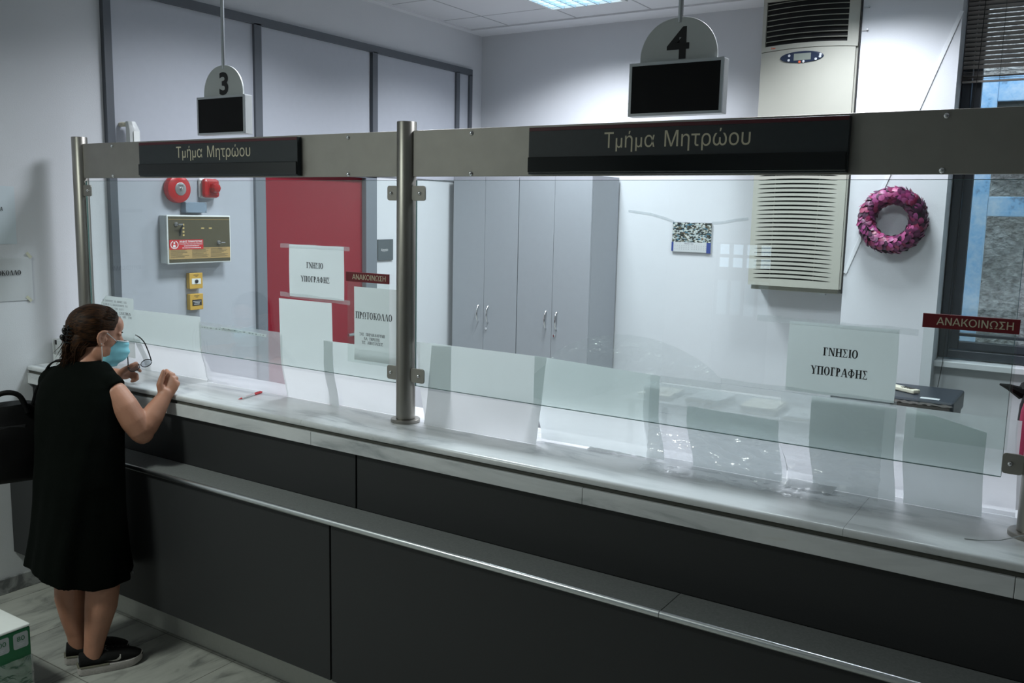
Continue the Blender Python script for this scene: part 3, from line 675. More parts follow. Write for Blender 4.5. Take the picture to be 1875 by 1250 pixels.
MB().tube([(XF+.027, 3.222, 1.815), (XF+.010, 3.226, 1.800), (XF+.006, 3.222, 1.784), (XF+.006, 3.217, 1.752)], [.002, .006, .006, .003], 8).build('key_fob', 'black_plastic', t)
st = part(box('sticker', 'sticker_red', fp, XF, XF+.0009, 3.150, 3.375, 1.677, 1.732), 'red sticker with white lettering')
XS = XF+.001
lettering('sticker_lettering', 'ΛΑΔΑΣ ΠΑΝΑΓΙΩΤΗΣ', 'letter_white', t, (XS, 3.214, 1.716), Y, Z, width=.155, height=.011, bold=.03, depth=.0003)
lettering('sticker_lettering', 'ΠΥΡΟΣΒΕΣΤΙΚΑ-ΕΙΔΗ-ΑΝΑΓΟΜΩΣΕΙΣ', 'letter_white', t, (XS, 3.214, 1.7035), Y, Z, width=.155, height=.0075, depth=.0003)
sp = MB(); 
for z, y0, y1 in ((1.6945, 3.245, 3.345), (1.684, 3.233, 3.357)):
    y = y0
    while y < y1:
        w = random.uniform(.003, .012); sp.box(XS, XS+.0003, y, min(y+w, y1), z, z+.004); y += w+.0025
sp.build('sticker_lettering', 'letter_white', t)
em = MB(); em.add([(XS+.0002, 3.182+p[0], 1.704+p[1]) for q in ring_quads(0, 0, .026, .023, .0045, .0045, 110, 430, 24) for p in q], [tuple(range(4*i, 4*i+4)) for i in range(24)])
em.lathe([(.0055, .0002), (.0055, .0006), (.0002, .0006)], (XS, 3.181, 1.714), 'x', 14).prism([(-.010, -.014), (.010, -.014), (.0065, .0), (-.0065, 0)], (XS, 3.181, 1.704), Y, Z, X, .0005).prism([(-.001, .012), (.004, .016), (.001, .019)], (XS, 3.181, 1.704), Y, Z, X, .0005)
em.build('emblem', 'letter_white', t)

def call_point(z0, z1, label, black):
    t = thing('call_point', label, 'call point', (PX, 3.35, z0))
    box('body', 'callpoint_yellow', t, PX, .040, 3.305, 3.392, z0, z1, bevel=.004)
    fr_ = box('front_cover', 'callpoint_yellow', t, .0402, .046, 3.303, 3.394, z0-.001, z1+.001, bevel=.003)
    zc = z0+.040
    if black:
        part(box('window', 'letter_black', t, .0462, .0475, 3.318, 3.382, zc-.016, zc+.018), 'black window with white print')
        w_ = MB()
        for k, (a, b_) in enumerate(((3.323, 3.377), (3.332, 3.368), (3.328, 3.366))): w_.box(.0476, .0479, a, b_, zc+.007-k*.008, zc+.0095-k*.008)
        w_.build('window_print', 'letter_white', t)
    else:
        part(box('window', 'carton_white', t, .0462, .0475, 3.318, 3.380, zc-.014, zc+.018), 'white window')
        MB().lathe([(.011, 0), (.011, .004), (.007, .006), (.0005, .0065)], (.0476, 3.349, zc+.002), 'x', 18).build('button', 'black_plastic', t)
    w_ = MB().box(.0462, .0464, 3.331, 3.367, z1-.013, z1-.010).box(.0462, .0464, 3.341, 3.358, z1-.0195, z1-.0165); w_.build('print', 'letter_black', t)
call_point(1.449, 1.538, 'upper yellow call point with black button in a white window', False)
call_point(1.327, 1.418, 'lower yellow call point with a black lettered window', True)
t = thing('motion_sensor', 'white motion sensor on the panel above the left header plate', 'sensor', (PX, 2.965, 2.25))
MB().tube([(PX, 2.925, 2.335), (.045, 2.925, 2.335), (.06, 2.945, 2.335)], .012, 10).build('bracket', 'beige_plastic', t)
sb_ = MB()
prof = lambda z: .030*(1-.25*max(0, z-.07)/.045)
rs = []
for k in range(9):
    z = k/8*.118; w = prof(z); xx = .105-.012*max(0, (z-.075)/.043)
    rs.append([(.06, 2.925, 2.232+z), (.06, 2.925+2*w, 2.232+z), (xx-.012, 2.925+2*w, 2.232+z), (xx, 2.925+w*1.4, 2.232+z), (xx, 2.925+w*.6, 2.232+z), (xx-.012, 2.925, 2.232+z)])
sb_.rings(rs).build('housing', 'white_plastic', t, sharp=35)
box('lens_window', 'carton_white', t, .1045, .1065, 2.939, 2.972, 2.245, 2.300, bevel=.0008)
t = thing('door_plate', 'small dark grey name plate beside the red door', 'sign', (0, 5.037, 1.554))
box('plate', 'plate_grey', t, .0005, .012, 4.955, 5.120, 1.556, 1.708, bevel=.001)
lettering('lettering', 'Αρχείο', 'letter_white', t, (.0122, 4.985, 1.624), Y, Z, width=.075, height=.018)

# ------------------------------------------------------------------ two tall cabinets against the back wall
def cabinet(x0, x1, label, side):
    t = thing('tall_cabinet', label, 'cabinet', ((x0+x1)/2, 6.0, 0), 0, 'tall grey cabinets')
    box('body', 'cabinet_side', t, x0, x1, 5.810, 6.215, .0, 2.20, bevel=.0015)
    box('plinth', 'frame_grey', t, x0+.01, x1-.01, 5.800, 5.8095, .001, .06)
    xm = (x0+x1)/2
    for k, (a, b_) in enumerate(((x0+.002, xm-.0015), (xm+.0015, x1-.002))):
        d = box('door', 'cabinet_grey', t, a, b_, 5.790, 5.8085, .065, 2.195, bevel=.001)
        hx = b_-.045 if k == 0 else a+.045
        hp = [(hx, 5.7895, 1.062), (hx, 5.772, 1.072), (hx, 5.763, 1.10), (hx, 5.760, 1.128), (hx, 5.763, 1.156), (hx, 5.772, 1.184), (hx, 5.7895, 1.194)]
        MB().tube(hp, [.0055, .0055, .006, .0065, .006, .0055, .0055], 10).build('handle', 'chrome', d)
        if k == 1: MB().lathe([(.011, 0), (.011, -.004), (.008, -.007), (.0005, -.0075)], (a+.027, 5.7895, 1.012), 'y', 16).build('lock', 'chrome', d)
    return t
cabinet(.062, .676, 'tall grey two door cabinet nearer the left wall', 0)
cabinet(.680, 1.303, 'tall grey two door cabinet beside the wall calendar', 1)

# ------------------------------------------------------------------ calendar held by tape
t = thing('wall_calendar', 'small wall calendar with a town picture and blue margins', 'calendar', (1.896, 6.23, 1.665))
box('backing', 'paper_opaque', t, 1.748, 2.046, 6.226, 6.2365, 1.664, 1.872)
part(box('picture', 'town_picture', t, 1.748, 2.046, 6.2245, 6.2257, 1.735, 1.876), 'picture of a white town')
part(box('date_sheet', 'paper_opaque', t, 1.760, 2.014, 6.2237, 6.2257, 1.664, 1.7345), 'white date sheet')
part(box('margin', 'navy', t, 1.744, 1.7595, 6.2237, 6.2257, 1.668, 1.7345), 'blue margin').data.materials[0] = MATS.get('cal_blue') or mat('cal_blue', (.03, .055, .22), .5)
box('margin', 'cal_blue', t, 2.0145, 2.046, 6.2237, 6.2257, 1.660, 1.7345)
rows = MB()
rows.box(1.845, 1.885, 6.2233, 6.2236, 1.7215, 1.727).box(1.892, 1.914, 6.2233, 6.2236, 1.7215, 1.727)
for r_ in range(3):
    for k in range(14):
        if (k % 7) >= (2 if r_ == 1 and k < 7 else 0): rows.box(1.770+k*.0175+(.01 if k > 6 else 0), 1.7745+k*.0175+(.01 if k > 6 else 0), 6.2233, 6.2236, 1.708-r_*.013, 1.7115-r_*.013)
rows.build('dates', 'letter_grey', t)
rg = MB()
for k in range(34):
    x = 1.752+k*.0088
    if abs(x-1.895) > .012: rg.lathe([(.0032, -.0006), (.0040, -.0006), (.0040, .0006), (.0032, .0006)], (x, 6.2275, 1.8765), 'x', 8)
rg.build('wire_binding', 'navy', t)
for pts, lab in (([(1.38, 1.955), (1.56, 1.935), (1.68, 1.905), (1.752, 1.880)], 'clear tape strip running from the cabinet side to the calendar'), ([(2.042, 1.880), (2.12, 1.885), (2.22, 1.905), (2.305, 1.915)], 'clear tape strip running from the calendar to the air conditioner')):
    m_ = MB()
    for i in range(len(pts)-1):
        (a, c), (b_, d) = pts[i], pts[i+1]
        m_.add([(a, 6.2345, c-.008), (b_, 6.2345, d-.008), (b_, 6.2345, d+.008), (a, 6.2345, c+.008), (a, 6.2365, c-.008), (b_, 6.2365, d-.008), (b_, 6.2365, d+.008), (a, 6.2365, c+.008)], [(0, 1, 2, 3), (0, 3, 7, 4), (1, 5, 6, 2), (0, 4, 5, 1), (3, 2, 6, 7)])
    tag(m_.build('tape_strip', 'tape_clear'), lab, 'tape')

# ------------------------------------------------------------------ big air conditioner hung between wall and pier
t = thing('air_conditioner', 'tall cream air conditioner with black top grille and slotted lower grille', 'air conditioner', (2.70, 6.1, 1.44))
ax0, ax1, ay = 2.400, 3.010, 6.008
cab = MB().box(ax0, ax1, ay+.03, 6.234, 1.470, 3.344).build('cabinet_body', 'ac_cream', t, bevel=.006)
# front skins: curved slightly outwards
def bow(x): return ay+.012*((x-(ax0+ax1)/2)/((ax1-ax0)/2))**2
def skin(name, m, x0, x1, z0, z1, y_off=0, n=14, zf0=None, zf1=None):
    mb = MB(); rs = []
    for i in range(n+1):
        x = x0+(x1-x0)*i/n; a = zf0(x) if zf0 else z0; c = zf1(x) if zf1 else z1
        rs.append([(x, bow(x)+y_off, a), (x, bow(x)+y_off, c), (x, ay+.029, c), (x, ay+.029, a)])
    return mb.rings(rs).build(name, m, t, sharp=30)
seam = lambda x: 2.992+.014*(1-((x-2.7)/.3)**2)
hdr = lambda x: seam(x)+.004
gx0, gx1, gz0, gz1 = 2.424, 2.945, 3.030, 3.312
skin('top_cover', 'ac_cream', ax0, gx0, 0, 3.344, zf0=hdr, n=3); skin('top_cover', 'ac_cream', gx1, ax1, 0, 3.344, zf0=hdr, n=3)
skin('top_cover', 'ac_cream', gx0, gx1, 0, 0, zf0=hdr, zf1=lambda x: gz0+.010*(1-((x-2.685)/.26)**2), n=14)
skin('top_cover', 'ac_cream', gx0, gx1, gz1, 3.344)
part(box('air_outlet', 'ac_dark', t, gx0, gx1, ay+.0292, ay+.0299, gz0-.01, gz1+.01), 'black outlet opening')
for k in range(8):
    z = gz0+.026+k*.0335; mb = MB(); rs = []
    for i in range(13):
        x = gx0+.002+(gx1-gx0-.004)*i/12; zz = z+.010*(1-((x-2.685)/.26)**2)
        rs.append([(x, bow(x)+.004, zz), (x, bow(x)+.004, zz+.0034), (x, ay+.028, zz+.010), (x, ay+.028, zz+.008)])
    mb.rings(rs).build('louvre', 'ac_louvre', t, sharp=30)
mid = skin('middle_panel', 'ac_cream', ax0+.002, ax1-.012, 2.335, 0, zf1=seam)
ov = MB(); rs = []
for q, off in ((1.0, .0), (1.0, -.004), (.93, -.006)): rs.append([(2.672+.138*q*math.cos(R(a)), bow(2.672)+off-.0005, 2.950+.036*q*math.sin(R(a))) for a in range(0, 360, 9)])
ov.rings(rs).build('control_display', 'navy', t, sharp=30); yd = bow(2.672)-.0068
part(box('lcd_screen', 'lcd', t, 2.622, 2.730, yd-.001, yd+.0008, 2.930, 2.972), 'grey screen')
for x, z in ((2.592, 2.962), (2.590, 2.934), (2.685, 2.921), (2.762, 2.931), (2.788, 2.945), (2.790, 2.958)):
    MB().lathe([(.008, 0), (.008, -.002), (.0004, -.0025)], (x, yd+.0008, z), 'y', 12).build('button', 'button_grey', t)
MB().lathe([(.008, 0), (.008, -.002), (.0004, -.0025)], (2.660, yd+.0008, 2.920), 'y', 12).build('button', 'orange', t)
lettering('badge', 'Fiorini', 'orange', t, (2.468, bow(2.468)-.0012, 3.012), X, Z, width=.045, height=.012) if False else None
bd = MB().box(2.468, 2.472, bow(2.47)-.0012, bow(2.47)-.0002, 3.013, 3.025).box(2.475, 2.508, bow(2.47)-.0014, bow(2.47)-.0002, 3.014, 3.021); part(bd.build('badge', 'orange', t), 'tiny red badge')
# lower grille: bowed slats with lens shaped gaps
lx0, lx1 = 2.432, 2.948
skin('lower_panel', 'ac_cream', ax0+.001, lx0, 1.472, 2.331, n=3); skin('lower_panel', 'ac_cream', lx1, ax1-.010, 1.472, 2.331, n=3)
box('grille_back', 'ac_dark', t, lx0, lx1, ay+.0290, ay+.0298, 1.49, 2.331)
pitch = .0283; zz0 = 1.519; ns_ = 28
for k in range(ns_+1):
    mb = MB(); rs = []
    for i in range(25):
        x = lx0+(lx1-lx0)*i/24; u = (x-(lx0+lx1)/2)/((lx1-lx0)/2); g = .0052*max(0, 1-u*u)**.5+.0003; bowz = .007*(1-u*u)
        lo_ = zz0+(k-1)*pitch+g+bowz if k > 0 else 1.472; hi_ = zz0+k*pitch-g+bowz if k < ns_ else 2.331
        rs.append([(x, bow(x), lo_), (x, bow(x), hi_), (x, ay+.016, hi_), (x, ay+.016, lo_)])
    mb.rings(rs).build('grille_slat', 'ac_cream', t, sharp=30)
rb = MB()
for x in (2.545, 2.832): rb.box(x-.002, x+.002, ay+.0165, ay+.0285, 1.50, 2.331)
rb.build('grille_rib', 'ac_louvre', t)
part(box('drip_tray', 'ac_louvre', t, ax0+.01, ax1-.02, ay+.05, 6.233, 1.440, 1.4695, bevel=.004), 'grey tray under the unit')
box('bracket', 'aluminium', t, 2.86, 2.90, ay+.08, ay+.12, 1.425, 1.4395)
tag(MB().tube([(3.025, 5.993, 3.336), (3.026, 5.991, 3.2), (3.025, 5.992, 2.9), (3.026, 5.992, 2.5), (3.025, 5.992, 2.0), (3.026, 5.992, 1.45)], .0045, 8).build('black_cable', 'cable_black'), 'black cable running down the pier edge beside the air conditioner', 'cable')
for z in (3.217, 3.080):
    c = MB().box(3.0335, 3.066, 5.9935, 5.9985, z-.003, z+.003).lathe([(.006, 0), (.006, -.010), (.0005, -.011)], (3.066, 5.9985, z), 'y', 10)
    tag(c.build('cable_clip', 'steel_disc'), ('upper' if z > 3.1 else 'lower')+' small grey clip holding the black cable to the pier', 'cable clip', 'cable clips on the pier')
d = Vector((3.037-3.587, 0, 1.582-3.142)); L_ = d.length; d.normalize(); pz = d.cross(Y)
tag(MB().obox(Vector((3.312, 5.9962, 2.362)), d*L_/2, Y*.003, pz*.011).build('cable_trunking', 'trunking_white', bevel=.001), 'thin white cable trunking running diagonally across the pier', 'trunking')

# wreath of plum petals on the pier
t = thing('petal_wreath', 'round wreath of pink and plum petals hung on the white pier', 'wreath', (3.308, 5.95, 1.72))
wc = Vector((3.308, 5.928, 1.925)); RM, RT = .1495, .046
ring = MB(); rs = []
for i in range(36):
    a = 2*math.pi*i/36; e = X*math.cos(a)+Z*math.sin(a)
    rs.append([wc+e*(RM+RT*.82*math.cos(2*math.pi*j/12))+Y*(RT*.82*math.sin(2*math.pi*j/12)) for j in range(12)])
part(ring.rings(rs, closed=True).build('ring_core', 'gap_black', t), 'dark core between the petals')
pt = MB(); random.seed(11)
for i in range(58):
    for j in range(9):
        a = 2*math.pi*(i+random.uniform(-.45, .45))/58; b_ = R(-150+j*37.5+random.uniform(-14, 14))
        e = X*math.cos(a)+Z*math.sin(a); tang = -X*math.sin(a)+Z*math.cos(a)
        n = e*math.cos(b_)-Y*math.sin(b_)*1.0
        n = (e*math.cos(b_-R(90)+R(90))+(-Y)*math.sin(b_)).normalized() if False else (e*math.sin(b_)-Y*math.cos(b_)).normalized()
        c = wc+e*RM+n*RT; lie = (tang*.85+n*random.uniform(.2, .55)+e*random.uniform(-.4, .4)).normalized()
        w = n.cross(lie).normalized(); nn = lie.cross(w).normalized(); s_ = random.uniform(.85, 1.15)*.0245
        o = len(pt.v); P = [(-.9, 0, 0), (-.45, .55, .10), (.15, .72, .12), (.75, .45, .05), (1.05, 0, .02), (.75, -.45, .05), (.15, -.72, .12), (-.45, -.55, .10)]
        vs = [c+lie*(p[0]*s_)+w*(p[1]*s_)+nn*((p[2]+.05)*s_) for p in P]+[c+nn*s_*.30+lie*s_*.1]
        pt.add(vs, [(k, (k+1) % 8, 8) for k in range(8)])
pt.smooth = True; part(pt.build('petals', 'petals', t, sharp=80), 'overlapping pink, red and plum petals')

# venetian blind
t = thing('venetian_blind', 'half raised grey venetian blind in the window', 'blind', (4.33, 6.13, 2.75))
box('head_rail', 'blind_slat', t, 3.60, 5.06, 6.105, 6.135, 3.155, 3.19) if False else None
random.seed(5); sl = []
bx0, bx1 = 3.598, 5.04
box('head_rail', 'blind_slat', t, bx0, bx1, 6.150, 6.185, 3.275, 3.307)
for k in range(17):
    z = 3.262-k*.0262
    MB().obox((4.319, 6.167, z), X*((bx1-bx0)/2), Vector((0, .0085, -.0092)), Vector((0, .0003, .0003))).build('slat', 'blind_slat', t)
for k in range(11): MB().obox((4.319, 6.167, 2.815-k*.0045), X*((bx1-bx0)/2), Vector((0, .0118, random.uniform(-.002, .002))), Z*.0004).build('slat', 'blind_slat', t)
box('bottom_rail', 'blind_slat', t, bx0, bx1, 6.155, 6.179, 2.752, 2.763, bevel=.002)
for x in (3.80, 4.60): MB().tube([(x, 6.151, 3.28), (x, 6.151, 2.76)], .0012, 6).build('ladder_cord', 'cable_black', t)
MB().tube([(3.69, 6.147, 3.28), (3.685, 6.145, 2.9), (3.672, 6.143, 2.55), (3.655, 6.142, 2.1), (3.645, 6.142, 1.6), (3.642, 6.075, 1.078), (3.637, 6.071, 1.0), (3.625, 6.085, .90)], .0022, 6).build('pull_cord', 'cable_black', t)

# ------------------------------------------------------------------ back table with papers, printer, handset; red chair
def table(x0, x1, y0, y1, z, label, m='desk_grey'):
    t = thing('office_table', label, 'table', ((x0+x1)/2, (y0+y1)/2, 0))
    box('tabletop', m, t, x0, x1, y0, y1, z-.028, z, bevel=.003)
    for x in (x0+.04, x1-.07):
        for y in (y0+.04, y1-.07): box('leg', 'frame_grey', t, x, x+.03, y, y+.03, 0, z-.0285)
    return t
table(1.85, 3.86, 5.25, 5.92, .74, 'grey office table along the back wall under the air conditioner')
t = thing('printer', 'flat dark printer on the back table below the window', 'printer', (3.6, 5.5, .741))
box('lower_body', 'black_plastic', t, 3.15, 3.79, 5.40, 5.86, .7415, .825, bevel=.006)
box('lid', 'dark_plastic', t, 3.14, 3.80, 5.392, 5.87, .8255, .935, bevel=.012)
box('front_grip', 'plate_grey', t, 3.16, 3.48, 5.372, 5.3915, .85, .905, bevel=.006)
part(box('label_strip', 'button_grey', t, 3.62, 3.72, 5.43, 5.48, .9352, .9358), 'pale strip on the lid')
t = thing('telephone_handset', 'cream cordless handset lying on the dark printer', 'telephone', (3.46, 5.62, .936))
hd = Vector((.83, -.55, 0)).normalized(); hw = Vector((.55, .83, 0)).normalized()
MB().obox(Vector((3.50, 5.60, .949)), hd*.105, hw*.028, Z*.0115).build('body', 'beige_plastic', t, bevel=.006)
kp = MB()
for i in range(4):
    for j in range(3): kp.obox(Vector((3.50, 5.60, .9615))+hd*(.01+i*.02)+hw*((j-1)*.015), hd*.006, hw*.0045, Z*.0012)
kp.build('keypad', 'letter_black', t)
t = thing('folder_pile', 'ragged brown grey pile of folders before the printer', 'folders', (3.70, 5.35, .741))
for k in range(4):
    m_ = MB(); n_ = 26; zz = .7415+k*.047
    def fn(u, v, zz=zz, k=k): return (3.50+.29*u+.010*math.sin(9*v+k), 5.322+.056*v, zz+.038+.008*noise.noise(Vector((u*14, v*6, k*3.1))))
    m_.grid(fn, n_, 8)
    o = len(m_.v); m_.add([(3.502, 5.324, zz), (3.786, 5.324, zz), (3.786, 5.376, zz), (3.502, 5.376, zz), (3.502, 5.324, zz+.034), (3.786, 5.324, zz+.034), (3.786, 5.376, zz+.034), (3.502, 5.376, zz+.034)], [(0, 1, 5, 4), (1, 2, 6, 5), (2, 3, 7, 6), (3, 0, 4, 7), (0, 3, 2, 1)])
    m_.build('folder', 'fuzzy_brown', t)
random.seed(21); k = 0
for x, y, n_, a in ((2.05, 5.45, 3, .05), (2.40, 5.43, 5, -.06), (2.74, 5.44, 4, .04), (3.00, 5.43, 2, .1)):
    t = thing('paper_pile', ['low cream paper pile at the left end of the back table', 'tallest cream paper pile on the back table', 'cream paper pile under the air conditioner on the back table', 'small paper pile beside the printer'][k], 'paper pile', (x, y, .741), a); k += 1
    for j in range(n_):
        dx, dy = random.uniform(-.006, .006), random.uniform(-.006, .006)
        MB().box(dx-.105, dx+.105, dy-.1485, dy+.1485, j*.011+.0005, j*.011+.0105).build('folder', ['paper_cream', 'paper_opaque', 'paper_cream'][j % 3], t, local=True)

t = thing('office_chair', 'red fabric office chair with black shell and armrest at the right edge', 'chair', (4.45, 4.45, 0))
cx, cy = 4.44, 4.45
def cushion(name, m, c, ax_, ay_, az_, p=4, parent=None):
    mb = MB(); rs = []; nv, nu = 14, 28
    for i in range(1, nv):
        tt = math.pi*i/nv-math.pi/2; ct = abs(math.cos(tt))**(2/p)*1; st = math.copysign(abs(math.sin(tt))**(2/p), math.sin(tt))
        rs.append([Vector(c)+Vector(az_)*st+(Vector(ax_)*math.copysign(abs(math.cos(q))**(2/p), math.cos(q))+Vector(ay_)*math.copysign(abs(math.sin(q))**(2/p), math.sin(q)))*ct for q in [2*math.pi*j/nu for j in range(nu)]])
    return mb.rings(rs).build(name, m, parent, sharp=60)
cushion('backrest', 'chair_red', (4.40, 4.42, 1.02), (.235, .0, 0), (0, .04, 0), (0, .02, .24), 3.2, t)
cushion('back_shell', 'black_plastic', (4.40, 4.475, 1.03), (.245, .0, 0), (0, .03, 0), (0, .02, .26), 3.2, t)
cushion('seat', 'chair_red', (4.40, 4.18, .50), (.24, 0, 0), (0, .23, 0), (0, 0, .045), 4, t)
MB().tube([(4.40, 4.50, .85), (4.40, 4.48, .60), (4.40, 4.40, .47), (4.40, 4.25, .44)], .022, 10).build('back_support', 'black_plastic', t)
MB().tube([(4.40, 4.20, .455), (4.40, 4.20, .10)], .028, 14).build('gas_column', 'black_plastic', t)
for k in range(5):
    a = R(72*k+20); e = Vector((math.cos(a), math.sin(a), 0)); b_ = Vector((4.40, 4.20, .11))
    MB().tube([b_, b_+e*.14-Z*.01, b_+e*.28-Z*.035], [.022, .018, .013], 8).build('base_arm', 'black_plastic', t)
    MB().lathe([(.0005, -.012), (.026, -.012), (.026, .012), (.0005, .012)], b_+e*.28-Z*.084, 'x', 14).build('caster', 'black_plastic', t)
for s_ in (-1, 1):
    MB().tube([(4.40+.20*s_, 4.25, .47), (4.40+.28*s_, 4.25, .50), (4.40+.29*s_, 4.25, .70)], .016, 8).build('arm_post', 'black_plastic', t)
    cushion('armrest', 'black_plastic', (4.40+.29*s_, 4.24, .715), (.035, 0, 0), (0, .13, 0), (0, 0, .018), 3, t)
t = thing('jacket', 'black jacket slung over the back of the red chair', 'jacket', (4.40, 4.50, 1.0))
mb = MB(); rs = []
for i in range(15):
    u = i/14; q = []
    for j in range(16):
        a = 2*math.pi*j/16; rr = 1+.16*noise.noise(Vector((u*6, math.cos(a)*2, math.sin(a)*2)))
        q.append(Vector((4.165+.5*u, 4.575+.05*rr*math.cos(a), 1.255+.03*math.sin(3.1*u)+.05*rr*math.sin(a)*(1.0 if math.sin(a) > 0 else 3.6))))
    rs.append(q)
mb.rings(rs).build('jacket_body', 'bag_black', t)
mb = MB().tube([(4.18, 4.52, 1.20), (4.155, 4.50, 1.18), (4.11, 4.48, 1.205), (4.075, 4.47, 1.215)], [.035, .028, .014, .004], 8); mb.build('sleeve_end', 'bag_black', t)
# ------------------------------------------------------------------ papers and films taped to the screen
def sheet(name, m, x0, x1, zt, yo, yb, label, cat='paper', dzt=0, xb=(0, 0), zb=1.1232, wav=.004, seed=0, group=None, nu=14, nv=26, fwd=0, crumple=0):
    """paper hanging behind the glass at depth yo, bending below the pane's lower edge to touch the marble at yb"""
    def fn(u, v):
        z = zt+dzt*u; zz = z+(zb-z)*v; x = x0+(x1-x0)*u+(xb[0]*(1-u)+xb[1]*u)*v; y = yo
        if zz < 1.30:
            k = (1.30-zz)/(1.30-zb); kk = k*k*(3-2*k)
            y = yo+(yb-yo)*kk+wav*k*math.sin(5.3*u+seed)*math.sin(3.1*k)
            if crumple > .03:
                y += .012*k*abs(noise.noise(Vector((u*12+v*5, v*9, seed))))+.006*k*abs(noise.noise(Vector((u*30-v*9, v*22, seed+3))))
                if v > .86: w = (v-.86)/.14; y -= .055*w+.02*w*noise.noise(Vector((u*22, 1, 4))); zz = max(zb+.0006, zb+.012*(1-w)*1.2+.010*abs(noise.noise(Vector((u*30, v*24, 9)))))
            if crumple: y += abs(crumple*k*noise.noise(Vector((u*9, v*14, seed)))); zz += crumple*.12*(1-k)*noise.noise(Vector((u*7, 3, seed)))
        y += .0012*(1+math.sin(4*u+seed+3*v))
        return (x, y, zz)
    o = MB().grid(fn, nu, nv).build(name, m)
    return tag(o, label, cat, group)
PG = 'sheets taped behind the counter glass'
YB = 2.6095
# --- left pane
t = thing('printed_notice', 'curled printed notice on the left pane behind the woman', 'notice', (.37, 2.6115, 1.18))
def ntc(u, v):
    x = .222+.303*u; z = 1.473-.29*v; y = 2.6165
    c = max(0, .22-(u+v*.9)); y -= 0; z -= c*.25; y += c*.30
    return (x, y+.001*math.sin(5*u), z)
MB().grid(ntc, 16, 16).build('sheet', 'paper', t)
for k, (tx, a, w) in enumerate((('ΟΙ  ΠΑΡΟΝΤΕΣ  ΟΙ  ΟΠΟΙΕΣ  ΚΑΙ', .275, .195), ('ΕΛΑΒΑΝ  ΕΞΑΚΟΛΟΥΘΟΥΝ  ΝΑ', .278, .20), ('ΕΡΧΟΝΤΑΙ  ΣΤΗ  Δ.Ο.Υ', .28, .165), ('ΜΟΝΟ  ΓΙΑ  ΣΧΕΤΙΚΑ', .285, .215), ('ΘΕΜΑΤΑ  ΝΑ  ΜΕ  ΤΗ', .29, .217))):
    serif('lettering', tx, 'letter_grey' if k != 3 else 'letter_black', t, (a, 2.6155, 1.444-k*.0178), X, Z, w, .0105, underline=(k == 3))
sheet('paper_sheet', 'paper', .262, .575, 1.300, YB+.0150, 2.690, 'low white sheet at the left end of the glass below the printed notice', group=PG, seed=1)
sheet('paper_sheet', 'paper', .521, 1.020, 1.421, YB+.0020, 2.668, 'wide blank white sheet behind the raised fist on the left pane', dzt=.005, group=PG, seed=2)
sheet('plastic_film', 'film_hazy', 1.010, 1.545, 1.405, YB+.0055, 2.645, 'grey hazy plastic film between blank sheets on the left pane', 'film', dzt=-.004, seed=3, wav=.008, crumple=.012)
for x0, x1, z0, z1, q in ((1.022, 1.27, 1.388, 1.388, 0), (1.165, 1.455, 1.394, 1.386, 1)):
    t = thing('perforated_strip', ['left', 'right'][q]+' white perforated paper strip along the top of the hazy film', 'paper strip', ((x0+x1)/2, 2.6093, z0-.013))
    MB().add([(x0, 2.6091-.0004*q, z0), (x1, 2.6091-.0004*q, z1), (x1, 2.6091-.0004*q, z1-.0125), (x0, 2.6091-.0004*q, z0-.0125)], [(0, 1, 2, 3)]).build('strip', 'paper_opaque', t)
    hm = MB(); random.seed(4+q); xx = x0+.012
    while xx < x1-.02:
        w = random.uniform(.004, .012); zc = z0+(z1-z0)*(xx-x0)/(x1-x0)-.0065
        hm.add([(xx, 2.6088-.0004*q, zc-.002), (xx+w, 2.6088-.0004*q, zc-.002), (xx+w, 2.6088-.0004*q, zc+.002), (xx, 2.6088-.0004*q, zc+.002)], [(0, 1, 2, 3)]); xx += w+random.uniform(.008, .03)
    hm.build('marks', 'letter_grey', t)
sheet('paper_sheet', 'paper', 1.531, 1.831, 1.5465, YB+.0022, 2.640, 'tall blank white sheet below the signature notice before the red door', group=PG, seed=4, xb=(.008, .012))
sheet('paper_sheet', 'paper', 1.785, 2.184, 1.392, YB+.0046, 2.655, 'wide blank white sheet behind the left side of the middle post', group=PG, seed=5)
def notice(x0, x1, z0, z1, m, lines, label, strips, yy=2.6098):
    t = thing('notice_sheet', label, 'notice', ((x0+x1)/2, yy, z0))
    def fn(u, v): return (x0+(x1-x0)*u+.004*math.sin(3*v)*(1 if u > .5 else -1)*.5, yy+.0015*(1+math.sin(6*u)*math.sin(4*v)), z1+(z0-z1)*v)
    MB().grid(fn, 10, 10).build('sheet', m, t)
    for tx, a, b_, z, hh in lines: serif('lettering', tx, 'letter_black', t, (a, yy-.0012, z), X, Z, b_-a, hh, depth=.0003)
    for q, (a, b_, c, d, hh) in enumerate(strips):
        y = yy-.0022
        mb = MB(); n_ = 12
        mb.grid(lambda u, v: (a+(b_-a)*u, y-.0004*v, c+(d-c)*u+hh*(v-.5)+.0015*math.sin(u*17+q)*(1 if v > .5 else .4)), n_, 1)
        mb.build('tape', 'tape_clear', t)
    return t
notice(1.598, 1.902, 1.560, 1.773, 'paper_opaque', (('ΓΝΗΣΙΟ', 1.698, 1.793, 1.681, .0235), ('ΥΠΟΓΡΑΦΗΣ', 1.666, 1.828, 1.625, .0235)), 'white signature notice taped on the left pane before the red door', ((1.550, 1.937, 1.766, 1.767, .017), (1.545, 1.938, 1.566, 1.556, .019)), 2.6085)
